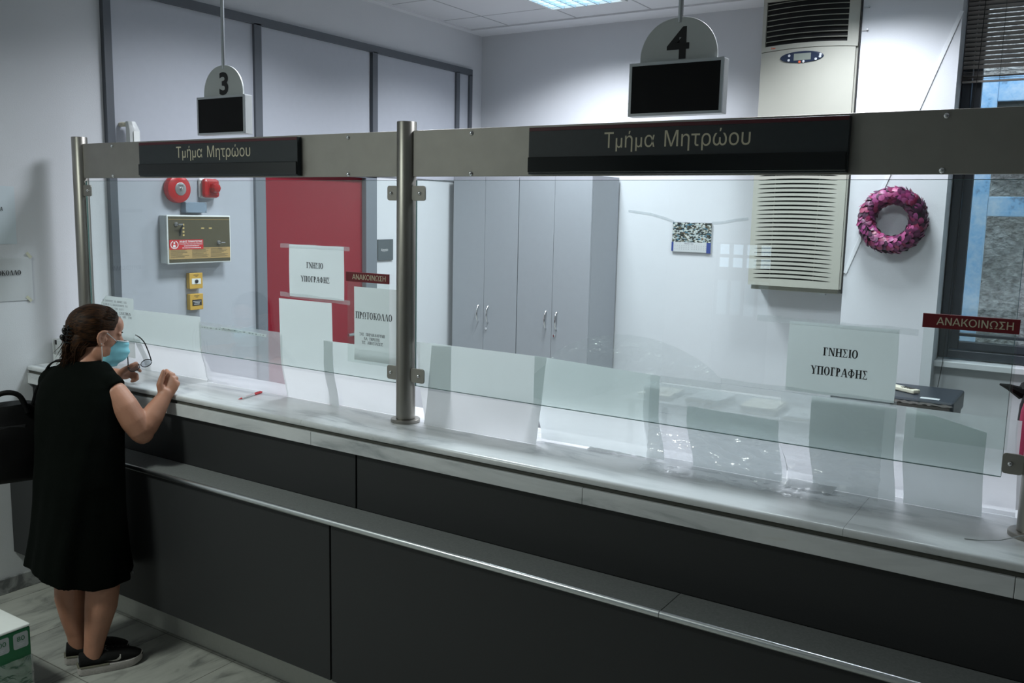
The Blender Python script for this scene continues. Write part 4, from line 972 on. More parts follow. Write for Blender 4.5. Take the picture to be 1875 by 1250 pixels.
def holder(x0, x1, z0, label):
    t = thing('notice_holder', label, 'notice holder', ((x0+x1)/2, 2.594, z0))
    MB().box(x0+.004, x1-.002, 2.5935, 2.5965, z0, 1.642).build('clear_plate', 'acrylic', t)
    hb = box('red_header', 'anak_red', t, x0, x1, 2.5895, 2.5962, 1.6425, 1.680, bevel=.0008)
    sans_caps('lettering', 'ΑΝΑΚΟΙΝΩΣΗ', 'letter_cream', t, (x0+.034, 2.5893, 1.6520), X, Z, x1-x0-.046, .020)
    return t
t = holder(1.932, 2.150, 1.325, 'red topped clear notice holder on the left pane beside the middle post')
holder(4.010, 4.237, 1.340, 'red topped clear notice holder at the right end of the right pane')
t = thing('protocol_notice', 'white protocol notice in the clear holder beside the middle post', 'notice', (2.07, 2.598, 1.335))
MB().grid(lambda u, v: (1.967+(2.183-1.967)*u, 2.5982+.0005*math.sin(7*u+3*v), 1.623+(1.335-1.623)*v), 8, 8).build('sheet', 'paper_opaque', t)
serif('lettering', 'ΠΡΩΤΟΚΟΛΛΟ', 'letter_black', t, (1.974, 2.5976, 1.500), X, Z, .188, .0265, depth=.0004)
for tx, a, w, z in (('ΣΑΣ  ΠΑΡΑΚΑΛΟΥΜΕ', 1.995, .132, 1.434), ('ΝΑ  ΤΗΡΕΙΤΕ', 2.018, .082, 1.4175), ('ΤΙΣ  ΑΠΟΣΤΑΣΕΙΣ', 2.007, .110, 1.402)):
    serif('lettering', tx, 'letter_black', t, (a, 2.5976, z), X, Z, w, .0115, depth=.0004)
# --- right pane
sheet('paper_sheet', 'paper', 2.264, 2.430, 1.432, YB+.0055, 2.632, 'narrow white sheet right behind the middle post', group=PG, seed=6, zb=1.1235, xb=(.03, 0))
sheet('paper_sheet', 'paper', 2.340, 2.838, 1.4335, YB+.0028, 2.606, 'whitish sheet with a curled right corner under the right pane', group=PG, seed=7, xb=(-.03, -.03), wav=.012)
sheet('paper_sheet', 'film_frosted', 2.790, 3.258, 1.4345, YB+.0008, 2.672, 'frosted sheet below the cabinets on the right pane', dzt=-.016, group=PG, seed=8, zb=1.1295)
sheet('plastic_film', 'film_clear', 3.225, 3.93, 1.420, YB+.0002, 2.598, 'crumpled clear plastic film hanging onto the marble under the right pane', 'film', seed=9, wav=.02, crumple=.05, nu=130, nv=90)
sheet('paper_sheet', 'film_frosted', 3.352, 3.640, 1.335, YB+.0050, 2.690, 'low frosted sheet behind the crumpled clear film', group=PG, seed=10, dzt=-.008, zb=1.1236)
sheet('paper_sheet', 'paper_grey', 3.730, 3.962, 1.416, YB+.0040, 2.700, 'grey sheet under the right signature notice', group=PG, seed=11, dzt=-.006, wav=.010)
sheet('paper_sheet', 'paper_grey', 3.985, 4.185, 1.418, YB+.0016, 2.695, 'slant topped grey sheet near the right post', group=PG, seed=12, dzt=-.042, wav=.010)
sheet('plastic_film', 'film_milky', 3.640, 4.262, 1.4175, YB+.0090, 2.745, 'hazy plastic film behind the grey sheets at the right end', 'film', seed=13, wav=.015, crumple=.02, nu=24)
notice(3.655, 3.952, 1.424, 1.628, 'paper_grey', (('ΓΝΗΣΙΟ', 3.754, 3.851, 1.537, .0235), ('ΥΠΟΓΡΑΦΗΣ', 3.723, 3.880, 1.481, .0245)), 'signature notice in backlit grey tone taped on the right pane before the window', ((3.56, 4.000, 1.629, 1.625, .018), (3.46, 3.96, 1.427, 1.424, .016)), 2.6085)  # white notice seen backlit: the greyer tone is put into its colour
sheet('plastic_film', 'film_milky', 3.205, 3.640, 1.395, YB+.0085, 2.735, 'milky plastic film behind the low frosted sheet', 'film', seed=15, wav=.012, dzt=-.004)
def thin(u, v):
    x = 2.845+.61*u; top = 1.432+.105*math.sin(math.pi*min(1, max(0, u*1.02)))**.7
    return (x, 2.6262+.003*noise.noise(Vector((u*9, v*7, 3))), top+(1.36-top)*v)
tag(MB().grid(thin, 40, 16).build('plastic_film', 'film_thin'), 'thin clear film with an arched top on the right pane before the cabinets', 'film')
# torn white paper pushed under the sheets
def scrap(x0, x1, y0, y1, seed, label):
    def fn(u, v):
        e = .012*noise.noise(Vector((u*11, 5, seed)))
        return (x0+(x1-x0)*u, y0+e*(1-v)+(y1-y0)*v+.02*u*(seed % 2), 1.1232+.006*v+.0045*(1+noise.noise(Vector((u*8, v*4, seed)))))
    tag(MB().grid(fn, 24, 5).build('torn_paper', 'paper_opaque'), label, 'torn paper', 'torn white papers on the marble')
scrap(2.985, 3.225, 2.650, 2.69, 1, 'torn white paper strip on the marble under the frosted sheet')
scrap(3.66, 3.80, 2.640, 2.70, 2, 'torn white paper corner on the marble beside the clear film')

# pen on the marble
t = thing('ballpoint_pen', 'white ballpoint pen with red cap lying on the marble', 'pen', (1.418, 2.55, 1.122))
a, b_ = Vector((1.442, 2.462, 1.1272)), Vector((1.398, 2.630, 1.1272)); d = (b_-a).normalized()
MB().tube([a+d*.025, a+d*.115], .0041, 8).build('barrel', 'pen_white', t)
MB().tube([a, a+d*.006, a+d*.022, a+d*.0245], [.0006, .0018, .0036, .0036], 8).build('tip', 'pen_red', t)
cp = MB().tube([a+d*.1155, a+d*.165, a+d*.172], [.0048, .0048, .003], 10).build('cap', 'pen_red', t)
MB().obox(a+d*.140+Z*.0058, d*.022, d.cross(Z)*.0013, Z*.0008).build('clip', 'pen_red', cp)
pr = MB(); 
for k in range(6): pr.obox(a+d*(.060+k*.009)+Z*.0042, d*.003, d.cross(Z)*.0012, Z*.0001)
pr.build('print', 'pen_red', t)
# thin string at the right post, white leaflet box at the left end
tag(MB().tube([(4.168, 2.478, 1.1235), (4.20, 2.486, 1.124), (4.245, 2.497, 1.130), (4.285, 2.520, 1.142), (4.31, 2.55, 1.144), (4.345, 2.56, 1.142), (4.372, 2.60, 1.140)], .0014, 6).build('string', 'panel_box'), 'thin pale string lying around the foot of the right post', 'string')
t = thing('leaflet_box', 'small white leaflet box on the marble against the left wall', 'leaflet box', (.05, 2.55, 1.122))
mb = MB().box(.012, .016, 2.500, 2.545, 1.1225, 1.243).box(.016, .14, 2.541, 2.545, 1.1225, 1.243).box(.016, .14, 2.500, 2.541, 1.1225, 1.126).box(.016, .14, 2.500, 2.503, 1.126, 1.165)
mb.build('holder', 'white_plastic', t, bevel=.0008)
box('leaflets', 'paper_opaque', t, .020, .136, 2.510, 2.537, 1.1265, 1.236)
box('clip', 'black_plastic', t, .022, .034, 2.5065, 2.5095, 1.215, 1.238)

# papers on the left wall
t = thing('wall_notice', 'upper bluish paper in a sleeve on the left wall', 'wall notice', (0, 2.25, 1.724))
MB().grid(lambda u, v: (.002+.0015*math.sin(5*u), 2.140+(2.357-2.140)*u, 1.997+(1.724-1.997)*v-.004*u), 6, 6).build('sheet', 'paper_bluish', t)
serif('lettering', 'ΠΡΩΤΟΚΟΛΛΑ', 'letter_black', t, (.0042, 2.160, 1.878), Y, Z, .137, .018)
t = thing('wall_notice', 'lower white protocol notice taped to the left wall', 'wall notice', (0, 2.27, 1.446))
MB().grid(lambda u, v: (.002+.003*u*u, 2.118+(2.420-2.118)*u, 1.656+(1.446-1.656)*v), 8, 6).build('sheet', 'paper_opaque', t)
serif('lettering', 'ΠΡΩΤΟΚΟΛΛΟ', 'letter_black', t, (.0062, 2.180, 1.571), Y, Z, .186, .0235)
for y, z, r_ in ((2.408, 1.665, -.9), (2.228, 1.448, .8), (2.398, 1.452, -.8)):
    MB().obox((.0062, y, z), X*.0002, Vector((0, math.cos(r_), math.sin(r_)))*.017, Vector((0, -math.sin(r_), math.cos(r_)))*.007).build('tape', 'tape_yellow', t) if 'tape_yellow' in MATS else MB().obox((.0062, y, z), X*.0002, Vector((0, math.cos(r_), math.sin(r_)))*.017, Vector((0, -math.sin(r_), math.cos(r_)))*.007).build('tape', (mat('tape_yellow', (.52, .52, .40), .5) and 'tape_yellow'), t)

# carton of copier paper on the floor
t = thing('paper_carton', 'green and white carton of copier paper on the floor behind the woman', 'carton', (.88, 1.61, 0))
bx = (.730, 1.035, 1.460, 1.768)
box('carton_body', 'carton_green', t, bx[0], bx[1], bx[2], bx[3], .001, .288, bevel=.006)
part(box('white_top', 'carton_white', t, bx[0]-.001, bx[1]+.001, bx[2]-.001, bx[3]+.001, .2885, .300, bevel=.005), 'white top')
for y0, y1, tx, w in ((1.700, 1.757, '80', .030), (1.617, 1.684, '500', .044), (1.53, 1.60, 'A4', .03)):
    r = .008; poly = []
    for cx, cz, a0 in ((y1-r, .268-r+.008, 0), (y0+r, .268-r+.008, 90), (y0+r, .205+r+.008, 180), (y1-r, .205+r+.008, 270)):
        poly += [(cx+r*math.cos(R(a0+k*30)), cz+r*math.sin(R(a0+k*30))) for k in range(4)]
    lb = MB().prism(poly, (1.0352, 0, 0), Y, Z, X, .0006).build('label_patch', 'carton_silver', t)
    lettering('figures', tx, 'carton_green', t, (1.0360, (y0+y1)/2, .243), Y, Z, width=w, height=.020, align='c')
    lm = MB().box(1.0359, 1.0361, (y0+y1)/2-.014, (y0+y1)/2+.014, .2295, .2325).box(1.0359, 1.0361, (y0+y1)/2-.010, (y0+y1)/2+.010, .223, .2255); lm.build('small_print', 'panel_box', t)
def wrap(u, v):
    y = 1.455+(1.769-1.455)*u; z = .176-.172*v
    return (1.0372+.005*(1+noise.noise(Vector((u*7, v*9, 2.2))))+.003*noise.noise(Vector((u*19, v*25, 7))), y, z+.010*noise.noise(Vector((u*5, 1, v))))
part(MB().grid(wrap, 40, 26).build('plastic_wrap', 'wrap_film', t), 'crumpled clear plastic wrap')
# ------------------------------------------------------------------ the woman leaning at the counter
# own frame: x = the way her feet point, y = towards her left, z up
T0 = (1.0, 2.08, 0.0); RZ = math.atan2(.85189, .52372)
wm = thing('woman', 'woman in black sleeveless dress and blue face mask leaning on the counter', 'person', T0, RZ)

def melt(name, mb, m, parent, voxel, smooth_it=4, fac=.5, post=None):
    """fuse overlapping closed shells into one continuous surface"""
    me = bpy.data.meshes.new(name+'_raw'); me.from_pydata([tuple(p) for p in mb.v], [], mb.f); me.validate()
    bm = bmesh.new(); bm.from_mesh(me); bmesh.ops.recalc_face_normals(bm, faces=bm.faces); bm.to_mesh(me); bm.free()
    o = bpy.data.objects.new(name+'_raw', me); COL.objects.link(o)
    r = o.modifiers.new('r', 'REMESH'); r.mode = 'VOXEL'; r.voxel_size = voxel; r.use_smooth_shade = True
    s = o.modifiers.new('s', 'SMOOTH'); s.factor = fac; s.iterations = smooth_it
    bpy.context.view_layer.update()
    res = bpy.data.meshes.new_from_object(o.evaluated_get(bpy.context.evaluated_depsgraph_get()))
    bpy.data.objects.remove(o); bpy.data.meshes.remove(me)
    res.name = name
    if post:
        for v in res.vertices: v.co = post(v.co)
    for p in res.polygons: p.use_smooth = True
    res.materials.clear(); res.materials.append(MATS[m])
    ob = bpy.data.objects.new(name, res); COL.objects.link(ob); ob.parent = parent
    return ob

# head frame
HO = Vector((.033, .150, 1.370)); HS = 1.055
hyaw, hpit = R(13), R(-9)
HF = Vector((math.cos(hyaw)*math.cos(hpit), math.sin(hyaw)*math.cos(hpit), math.sin(hpit)))
HL = Vector((-math.sin(hyaw), math.cos(hyaw), 0)); HU = HF.cross(HL)
def hd_(f, l, u): return HO+(HF*f+HL*l+HU*u)*HS
def hell(mb, f, l, u, rf, rl, ru, tilt=0, nu=28, nv=18):
    a, c = HF*math.cos(tilt)+HU*math.sin(tilt), HU*math.cos(tilt)-HF*math.sin(tilt)
    return mb.ellipsoid(hd_(f, l, u), a*rf*HS, HL*rl*HS, c*ru*HS, nu, nv)

body = MB()
# --- head: cranium, face, jaw, cheeks, brow, nose, lips, chin, ears
hell(body, -.006, 0, .040, .094, .073, .078)
hell(body, .030, 0, -.020, .066, .060, .088, R(6))
hell(body, .046, 0, -.084, .040, .036, .030)
hell(body, .072, 0, -.101, .017, .019, .014)
for s_ in (-1, 1):
    hell(body, .056, .034*s_, -.030, .028, .019, .025)
    hell(body, .020, .053*s_, -.060, .042, .012, .034)
    hell(body, .076, .027*s_, .020, .013, .024, .009)
    hell(body, .073, .030*s_, .004, .015, .014, .0095)
hell(body, .066, 0, .050, .032, .050, .040)
body.tube([hd_(.088, 0, .014), hd_(.098, 0, -.008), hd_(.110, 0, -.030), hd_(.104, 0, -.038)], [.008, .009, .0125, .010], 12, True)
for s_ in (-1, 1): hell(body, .094, .0125*s_, -.036, .012, .008, .008)
body.tube([hd_(.088, .020, -.066), hd_(.096, 0, -.063), hd_(.088, -.020, -.066)], [.005, .0075, .005], 10, True)
body.tube([hd_(.087, .018, -.076), hd_(.094, 0, -.078), hd_(.087, -.018, -.076)], [.005, .0085, .005], 10, True)
for s_ in (-1, 1):
    e = Vector((0, 0, 0)); rim = [(.020, .078, .028), (.004, .084, .030), (-.010, .086, .020), (-.014, .086, .002), (-.008, .083, -.016), (.003, .078, -.028), (.012, .073, -.026)]
    body.tube([hd_(f, l*s_, u) for f, l, u in rim], [.0055, .006, .0065, .0065, .0065, .0085, .006], 10, True)
    body.tube([hd_(.016, .074*s_, .024), hd_(.002, .077*s_, .004), hd_(.006, .074*s_, -.020)], [.006, .0095, .006], 10, True)
    body.tube([hd_(.020, .072*s_, .002), hd_(.020, .074*s_, -.007)], [.006, .006], 8, True)
    hell(body, .002, .074*s_, .002, .017, .007, .028)
# --- neck and trunk
body.tube([(-.035, .110, 1.19), (-.012, .125, 1.235), (.004, .138, 1.275), hd_(.000, 0, -.060), hd_(-.005, 0, -.02)], [.080, .066, .057, .056, .055], 24, True)
def ring(cx, cy, z, hw, hdp, phi, n=36, p=2.3, tilt=None):
    """oval section: hw half width across, hdp half depth along the facing direction phi"""
    f = Vector((math.cos(phi), math.sin(phi), 0)); l = Vector((-f.y, f.x, 0)); q = []
    for k in range(n):
        a = 2*math.pi*k/n; c, s_ = math.cos(a), math.sin(a)
        v = Vector((cx, cy, z))+f*hdp*math.copysign(abs(c)**(2/p), c)+l*hw*math.copysign(abs(s_)**(2/p), s_)
        if tilt: v.z += tilt(v)
        q.append(v)
    return q
body.rings([ring(-.055, .03, .76, .15, .12, R(22)), ring(-.055, .03, .88, .15, .12, R(25)), ring(-.045, .06, .98, .15, .11, R(40)), ring(-.035, .09, 1.10, .15, .105, R(48)), ring(-.028, .11, 1.18, .14, .08, R(49)), ring(-.012, .122, 1.232, .10, .06, R(49))])
# --- legs
for pts, rad in (([(-.05, -.035, .80), (-.015, -.055, .62), (.018, -.068, .44), (.016, -.074, .36), (.006, -.077, .28), (-.012, -.076, .19), (-.026, -.075, .12), (-.032, -.074, .075), (-.030, -.074, .045)],
                   [.085, .078, .068, .066, .0635, .050, .040, .038, .036]),
                  ([(-.075, .085, .80), (-.092, .070, .62), (-.098, .056, .44), (-.103, .050, .36), (-.108, .048, .28), (-.102, .046, .19), (-.092, .044, .12), (-.088, .043, .075), (-.085, .043, .045)],
                   [.085, .078, .067, .065, .0625, .049, .040, .038, .036])):
    body.tube(pts, rad, 22, True)
    a = Vector(pts[-1]); body.tube([a+Vector((-.02, 0, -.004)), a+Vector((.05, .004, -.012)), a+Vector((.12, .012, -.020))], [.030, .030, .018], 14, True)
# --- right arm (bent, fist raised at the marble edge)
body.tube([(.050, .055, 1.175), (.092, .010, 1.145), (.128, -.012, 1.090), (.160, -.024, 1.035), (.184, -.026, .992), (.192, -.022, .978)], [.052, .055, .0565, .054, .049, .045], 22, True)
body.tube([(.186, -.024, .985), (.206, -.016, 1.010), (.232, -.002, 1.045), (.262, .016, 1.085), (.284, .030, 1.115), (.292, .036, 1.128)], [.047, .050, .047, .038, .031, .030], 22, True)
def hand(wrist, mcps, palm_n, thick, fingers, thumb, rw=.028):
    wrist = Vector(wrist); mc = [Vector(p) for p in mcps]; n = Vector(palm_n).normalized()
    across = (mc[0]-mc[-1]).normalized(); mid = (mc[0]+mc[-1])/2; rs = []
    for k in range(8):
        t = k/7; c = wrist.lerp(mid, t); hw_ = rw+(.040-rw)*min(1, t*1.5); th = .021+(thick-.021)*t
        if k == 7: hw_ *= .93; th *= .8
        rs.append([c+across*hw_*math.cos(2*math.pi*j/18)+n*th*math.sin(2*math.pi*j/18) for j in range(18)])
    body.rings(rs)
    for f in fingers: body.tube([Vector(p) for p in f[0]], f[1], 12, True)
    body.tube([Vector(p) for p in thumb[0]], thumb[1], 12, True)
m = [(.309, .062, 1.211), (.325, .057, 1.204), (.336, .048, 1.190), (.342, .038, 1.171)]
fr = []
for k, (q, ln) in enumerate(zip(m, (1.0, 1.08, 1.0, .82))):
    q = Vector(q); p1 = q+Vector((-.006, .036, .006-.005*k))*ln; p2 = p1+Vector((-.020, .006, -.026))*ln; p3 = p2+Vector((-.008, -.022, -.008))*ln
    fr.append(([q-Vector((.010, .004, .016)), q, p1, p2, p3], [.0098, .0112, .0098, .0086, .0076]))
hand((.292, .036, 1.126), m, (.35, -.92, .15), .0175, fr, ([(.276, .034, 1.142), (.268, .032, 1.170), (.277, .036, 1.199), (.2865, .040, 1.226)], [.018, .0145, .0112, .0090]), .031)
# --- left arm (forearm on the marble, hand with glasses)
body.tube([(-.115, .205, 1.178), (-.130, .280, 1.172), (-.118, .370, 1.166), (-.095, .436, 1.168)], [.056, .053, .047, .043], 20, True)
body.tube([(-.095, .436, 1.168), (-.030, .425, 1.166), (.050, .405, 1.160), (.112, .386, 1.160), (.122, .383, 1.161)], [.043, .043, .038, .029, .0275], 20, True)
m2 = [(.168, .357, 1.193), (.171, .366, 1.180), (.171, .373, 1.166), (.166, .378, 1.153)]
f2 = [([(.155, .362, 1.186), m2[0], (.182, .348, 1.208), (.192, .346, 1.211), (.199, .349, 1.203)], [.0095, .0102, .0094, .0084, .0076]),
      ([(.158, .370, 1.176), m2[1], (.190, .356, 1.188), (.204, .354, 1.185), (.211, .356, 1.176)], [.0095, .0104, .0095, .0085, .0076]),
      ([(.158, .376, 1.163), m2[2], (.196, .360, 1.160), (.198, .352, 1.142), (.186, .354, 1.134)], [.0095, .0102, .0093, .0084, .0076]),
      ([(.154, .380, 1.151), m2[3], (.184, .364, 1.140), (.182, .358, 1.131), (.172, .360, 1.1305)], [.0088, .0092, .0082, .0072, .0066])]
hand((.121, .383, 1.161), m2, (.35, .92, -.1), .0165, f2, ([(.138, .362, 1.178), (.158, .338, 1.196), (.180, .330, 1.210), (.194, .334, 1.217)], [.016, .0128, .0104, .0086]), .027)
melt('body', body, 'skin', wm, .0042, 5, .5)
# eyes and brows
for s_ in (-1, 1):
    ey = MB(); hell(ey, .0725, .030*s_, .0045, .0125, .0115, .0075, nu=16, nv=10); eo = part(ey.build('eye', 'eye_white', wm, local=True), 'eye looking along the glass')
    ir = MB(); hell(ir, .0805, .030*s_, .0045, .0052, .0055, .0055, nu=14, nv=8); ir.build('iris', 'iris', eo, local=True)
    MB().tube([hd_(.092, .010*s_, .022), hd_(.090, .028*s_, .027), hd_(.078, .044*s_, .022)], [.002, .0032, .0015], 8).build('eyebrow', 'hair', wm, local=True)

# --- dress
def hem_tilt(v): return .075*max(0, -v.x-.02)/.24
def folds(cx, cy, z, hw, hdp, phi, amp, tilt=None):
    q = ring(cx, cy, z, hw, hdp, phi, 72, 2.2, tilt); c = Vector((cx, cy, 0))
    for k, v in enumerate(q):
        a = 2*math.pi*k/72; e = (v-c); e.z = 0; e.normalize()
        v += e*amp*(math.sin(5*a+.6)+.6*math.sin(9*a+2.1)+.4*math.sin(14*a))
    return q
ds = MB()
outer = [folds(-.062, .020, .372, .192, .198, R(15), .0085, hem_tilt), folds(-.060, .020, .46, .188, .190, R(15), .0075, lambda v: .5*hem_tilt(v)), folds(-.056, .022, .58, .186, .180, R(18), .006), folds(-.052, .028, .70, .188, .168, R(22), .0045), folds(-.050, .034, .80, .190, .160, R(26), .003),
         folds(-.048, .046, .90, .186, .152, R(32), .0022), folds(-.044, .062, .99, .184, .148, R(40), .0025), folds(-.040, .082, 1.07, .185, .142, R(46), .002), folds(-.034, .098, 1.13, .186, .132, R(49), .0015), folds(-.030, .110, 1.180, .178, .112, R(49), .001), folds(-.026, .116, 1.215, .156, .092, R(49), 0), folds(-.020, .120, 1.243, .128, .078, R(49), 0), folds(-.014, .122, 1.264, .098, .070, R(49), 0), folds(-.008, .124, 1.276, .070, .062, R(49), 0)]
inner = [folds(-.05, .03, .66, .12, .11, R(18), 0), folds(-.060, .020, .46, .168, .168, R(15), .0065, lambda v: .5*hem_tilt(v)), folds(-.062, .020, .3745, .174, .180, R(15), .0085, hem_tilt)]
ds.rings(inner+outer)
ds.tube([(.000, .085, 1.195), (.050, .050, 1.180), (.070, .032, 1.169), (.086, .018, 1.152)], [.060, .067, .0665, .0645], 24)
ds.ellipsoid((-.120, .215, 1.172), Vector((-.040, .085, -.006)), Vector((.066, .036, 0)), Vector((0, 0, .070)), 24, 16)
ds.ellipsoid((.092, .130, 1.105), Vector((.055, .02, 0)), Vector((-.02, .06, 0)), Vector((0, 0, .075)), 24, 16)
ds.ellipsoid((-.007, .222, 1.105), Vector((.055, .02, 0)), Vector((-.02, .06, 0)), Vector((0, 0, .075)), 24, 16)
def wrinkle(v):
    k = noise.noise(Vector((v.x*9, v.y*9, v.z*5)))+.5*noise.noise(Vector((v.x*18, v.y*18, v.z*11+4)))
    d = Vector((v.x+.04, v.y-.07, 0)); d = d.normalized() if d.length > .01 else Vector((0, 0, 0))
    return v+d*.0035*k
dr = melt('dress', ds, 'dress_black', wm, .005, 4, .5, wrinkle)
part(MB().obox((.133, -.045, .392), Vector((.0008, 0, 0)), Vector((0, .010, 0)), Vector((0, 0, .004))).build('hem_tag', 'letter_grey', dr, local=True), 'small pale tag at the hem')

# --- hair: combed-back cap, lower mass and loose tail held by a claw clip
hr = MB(); CLIP = hd_(-.103, -.012, -.004)
def hair_r(f, u):   # 1 inside the hair area, 0 on face, ear and neck
    front = .052+.42*max(0, u-.02)-.35*max(0, .02-u)
    k = (front-f)/.016
    if u < .030: k = min(k, (.006-f)/.014)
    return max(0, min(1, k))
rs = []
for i in range(1, 40):
    t = math.pi*i/40-math.pi/2; row = []
    for j in range(64):
        a = 2*math.pi*j/64; f = math.cos(a)*math.cos(t); l = math.sin(a)*math.cos(t); u = math.sin(t)
        F_, L_2, U_ = -.010+.098*f, .077*l, .036+.086*u
        k = hair_r(F_, U_); k = k*k*(3-2*k)
        strand = .0018*noise.noise(Vector((F_*16, L_2*70, U_*60)))
        g = .82+.255*k
        row.append(hd_(-.010+.098*f*g+strand*f, .077*l*g+strand*l, .036+.086*u*g+strand*u))
    rs.append(row)
hr.rings(rs)
hell(hr, -.066, 0, -.020, .042, .062, .066, R(-8)); hell(hr, -.062, 0, -.066, .036, .050, .040, R(-25)); hell(hr, -.088, -.004, .004, .026, .040, .042)
random.seed(31)
for k in range(420):   # combed strands from the hairline back to the clip
    a = random.uniform(R(-100), R(100)); st = random.random()
    l0 = math.sin(a); u0_ = math.cos(a); pts = []
    f0 = .030+.038*max(0, u0_)-.02*random.random()
    if abs(a) > R(62): f0 = -.002-.02*random.random()
    for q in range(9):
        w = q/8; f = f0+(-.098-f0)*w; kk = math.sqrt(max(.03, 1-((f+.010)/.106)**2)); sc = kk*(1-.55*w**3)
        lift = 1.105+.016*random.uniform(-1, 1)
        pts.append(hd_(f, .077*l0*sc*lift*(1-.25*w*w)-.010*w*w, (.036+.086*u0_*sc*lift)*(1-w**2.4)+(-.006)*w**2.4))
    hr.tube(pts, [.0006]+[.0013]*7+[.0010], 4)
for k in range(150):   # loose tail below the clip
    b_ = CLIP+HL*random.uniform(-.03, .03)+HU*random.uniform(-.03, .012)+HF*random.uniform(0, .03); ln = random.uniform(.07, .135)
    e1_ = b_+HU*(-ln*.5)+HF*random.uniform(-.022, .012)+HL*random.uniform(-.012, .012); e2 = e1_+Vector((random.uniform(-.035, .0), random.uniform(-.02, .01), -ln*.45))
    hr.tube([b_, b_.lerp(e1_, .5)+HF*(-.008), e1_, e2], [.0024, .0022, .0016, .0004], 4)
for k in range(170):   # nape hair falling behind the ear
    l0 = random.uniform(-.062, .062); b_ = hd_(-.030-random.random()*.04, l0, -.02); e1_ = hd_(-.062-random.random()*.02, l0*.8, -.085-random.random()*.035)
    hr.tube([b_, b_.lerp(e1_, .35)-HF*.012, b_.lerp(e1_, .75)-HF*.008, e1_], [.0022, .0024, .0020, .0006], 4)
ho = hr.build('hair', 'hair', wm, local=True, sharp=180)
cl = MB()
for s_ in (-1, 1):
    b_ = CLIP+HL*.014*s_-HF*.006
    for q in range(5):
        u = .034-q*.015
        cl.tube([b_+HU*u, b_+HU*u+HL*.012*s_-HF*.008, b_+HU*(u-.002)+HL*.020*s_+HF*.010], [.0036, .0042, .002], 8, True)
    cl.tube([b_+HU*.040, b_-HU*.034], [.0052, .0052], 8, True)
hell(cl, -.118, -.010, .010, .010, .012, .016, R(20)); hell(cl, -.124, -.012, -.014, .010, .011, .012, R(20))
part(cl.build('hair_clip', 'clip_black', ho, local=True), 'shiny black claw clip')

# --- face mask with ear loops
def mask_pt(u, v):
    l = (u-.5)*2; uu = -.010-.098*v; q = min(1, v/.6); q = q*q*(3-2*q)
    fe = .066-.046*q; fwd = .122+.011*math.sin(math.pi*min(1, v*1.15))-.030*max(0, v-.62)/.38
    a = abs(l)*math.pi/2; wid = .052+.012*q-.004*max(0, v-.7)
    f = fe+(fwd-fe)*math.cos(a)**.85 if abs(l) < 1 else fe
    pl = .0026*math.sin(v*math.pi*6)*(1-abs(l)**4)
    return hd_(f+pl, wid*math.sin(a)*(1 if l > 0 else -1), uu-.004*abs(l)*(1 if v > .5 else -1))
mk = MB().grid(mask_pt, 28, 30)
mo = part(mk.build('face_mask', 'mask_blue', wm, local=True), 'pale blue pleated face mask')
md_ = mo.modifiers.new('thick', 'SOLIDIFY'); md_.thickness = .0012
part(MB().tube([mask_pt(u, 0.0)+HF*.0012 for u in [i/20 for i in range(21)]], .0026, 6).build('top_band', 'mask_white', mo, local=True), 'white top band')
for s_, ue in ((-1, 0.0), (1, 1.0)):
    for v, eu, ef in ((.03, .024, .018), (.95, -.018, .002)):
        MB().tube(smooth_path([mask_pt(ue, v), mask_pt(ue, v).lerp(hd_(ef, .083*s_, eu), .5)+HL*.007*s_, hd_(ef, .084*s_, eu)], 4), .0015, 6).build('ear_loop', 'mask_white', mo, local=True)

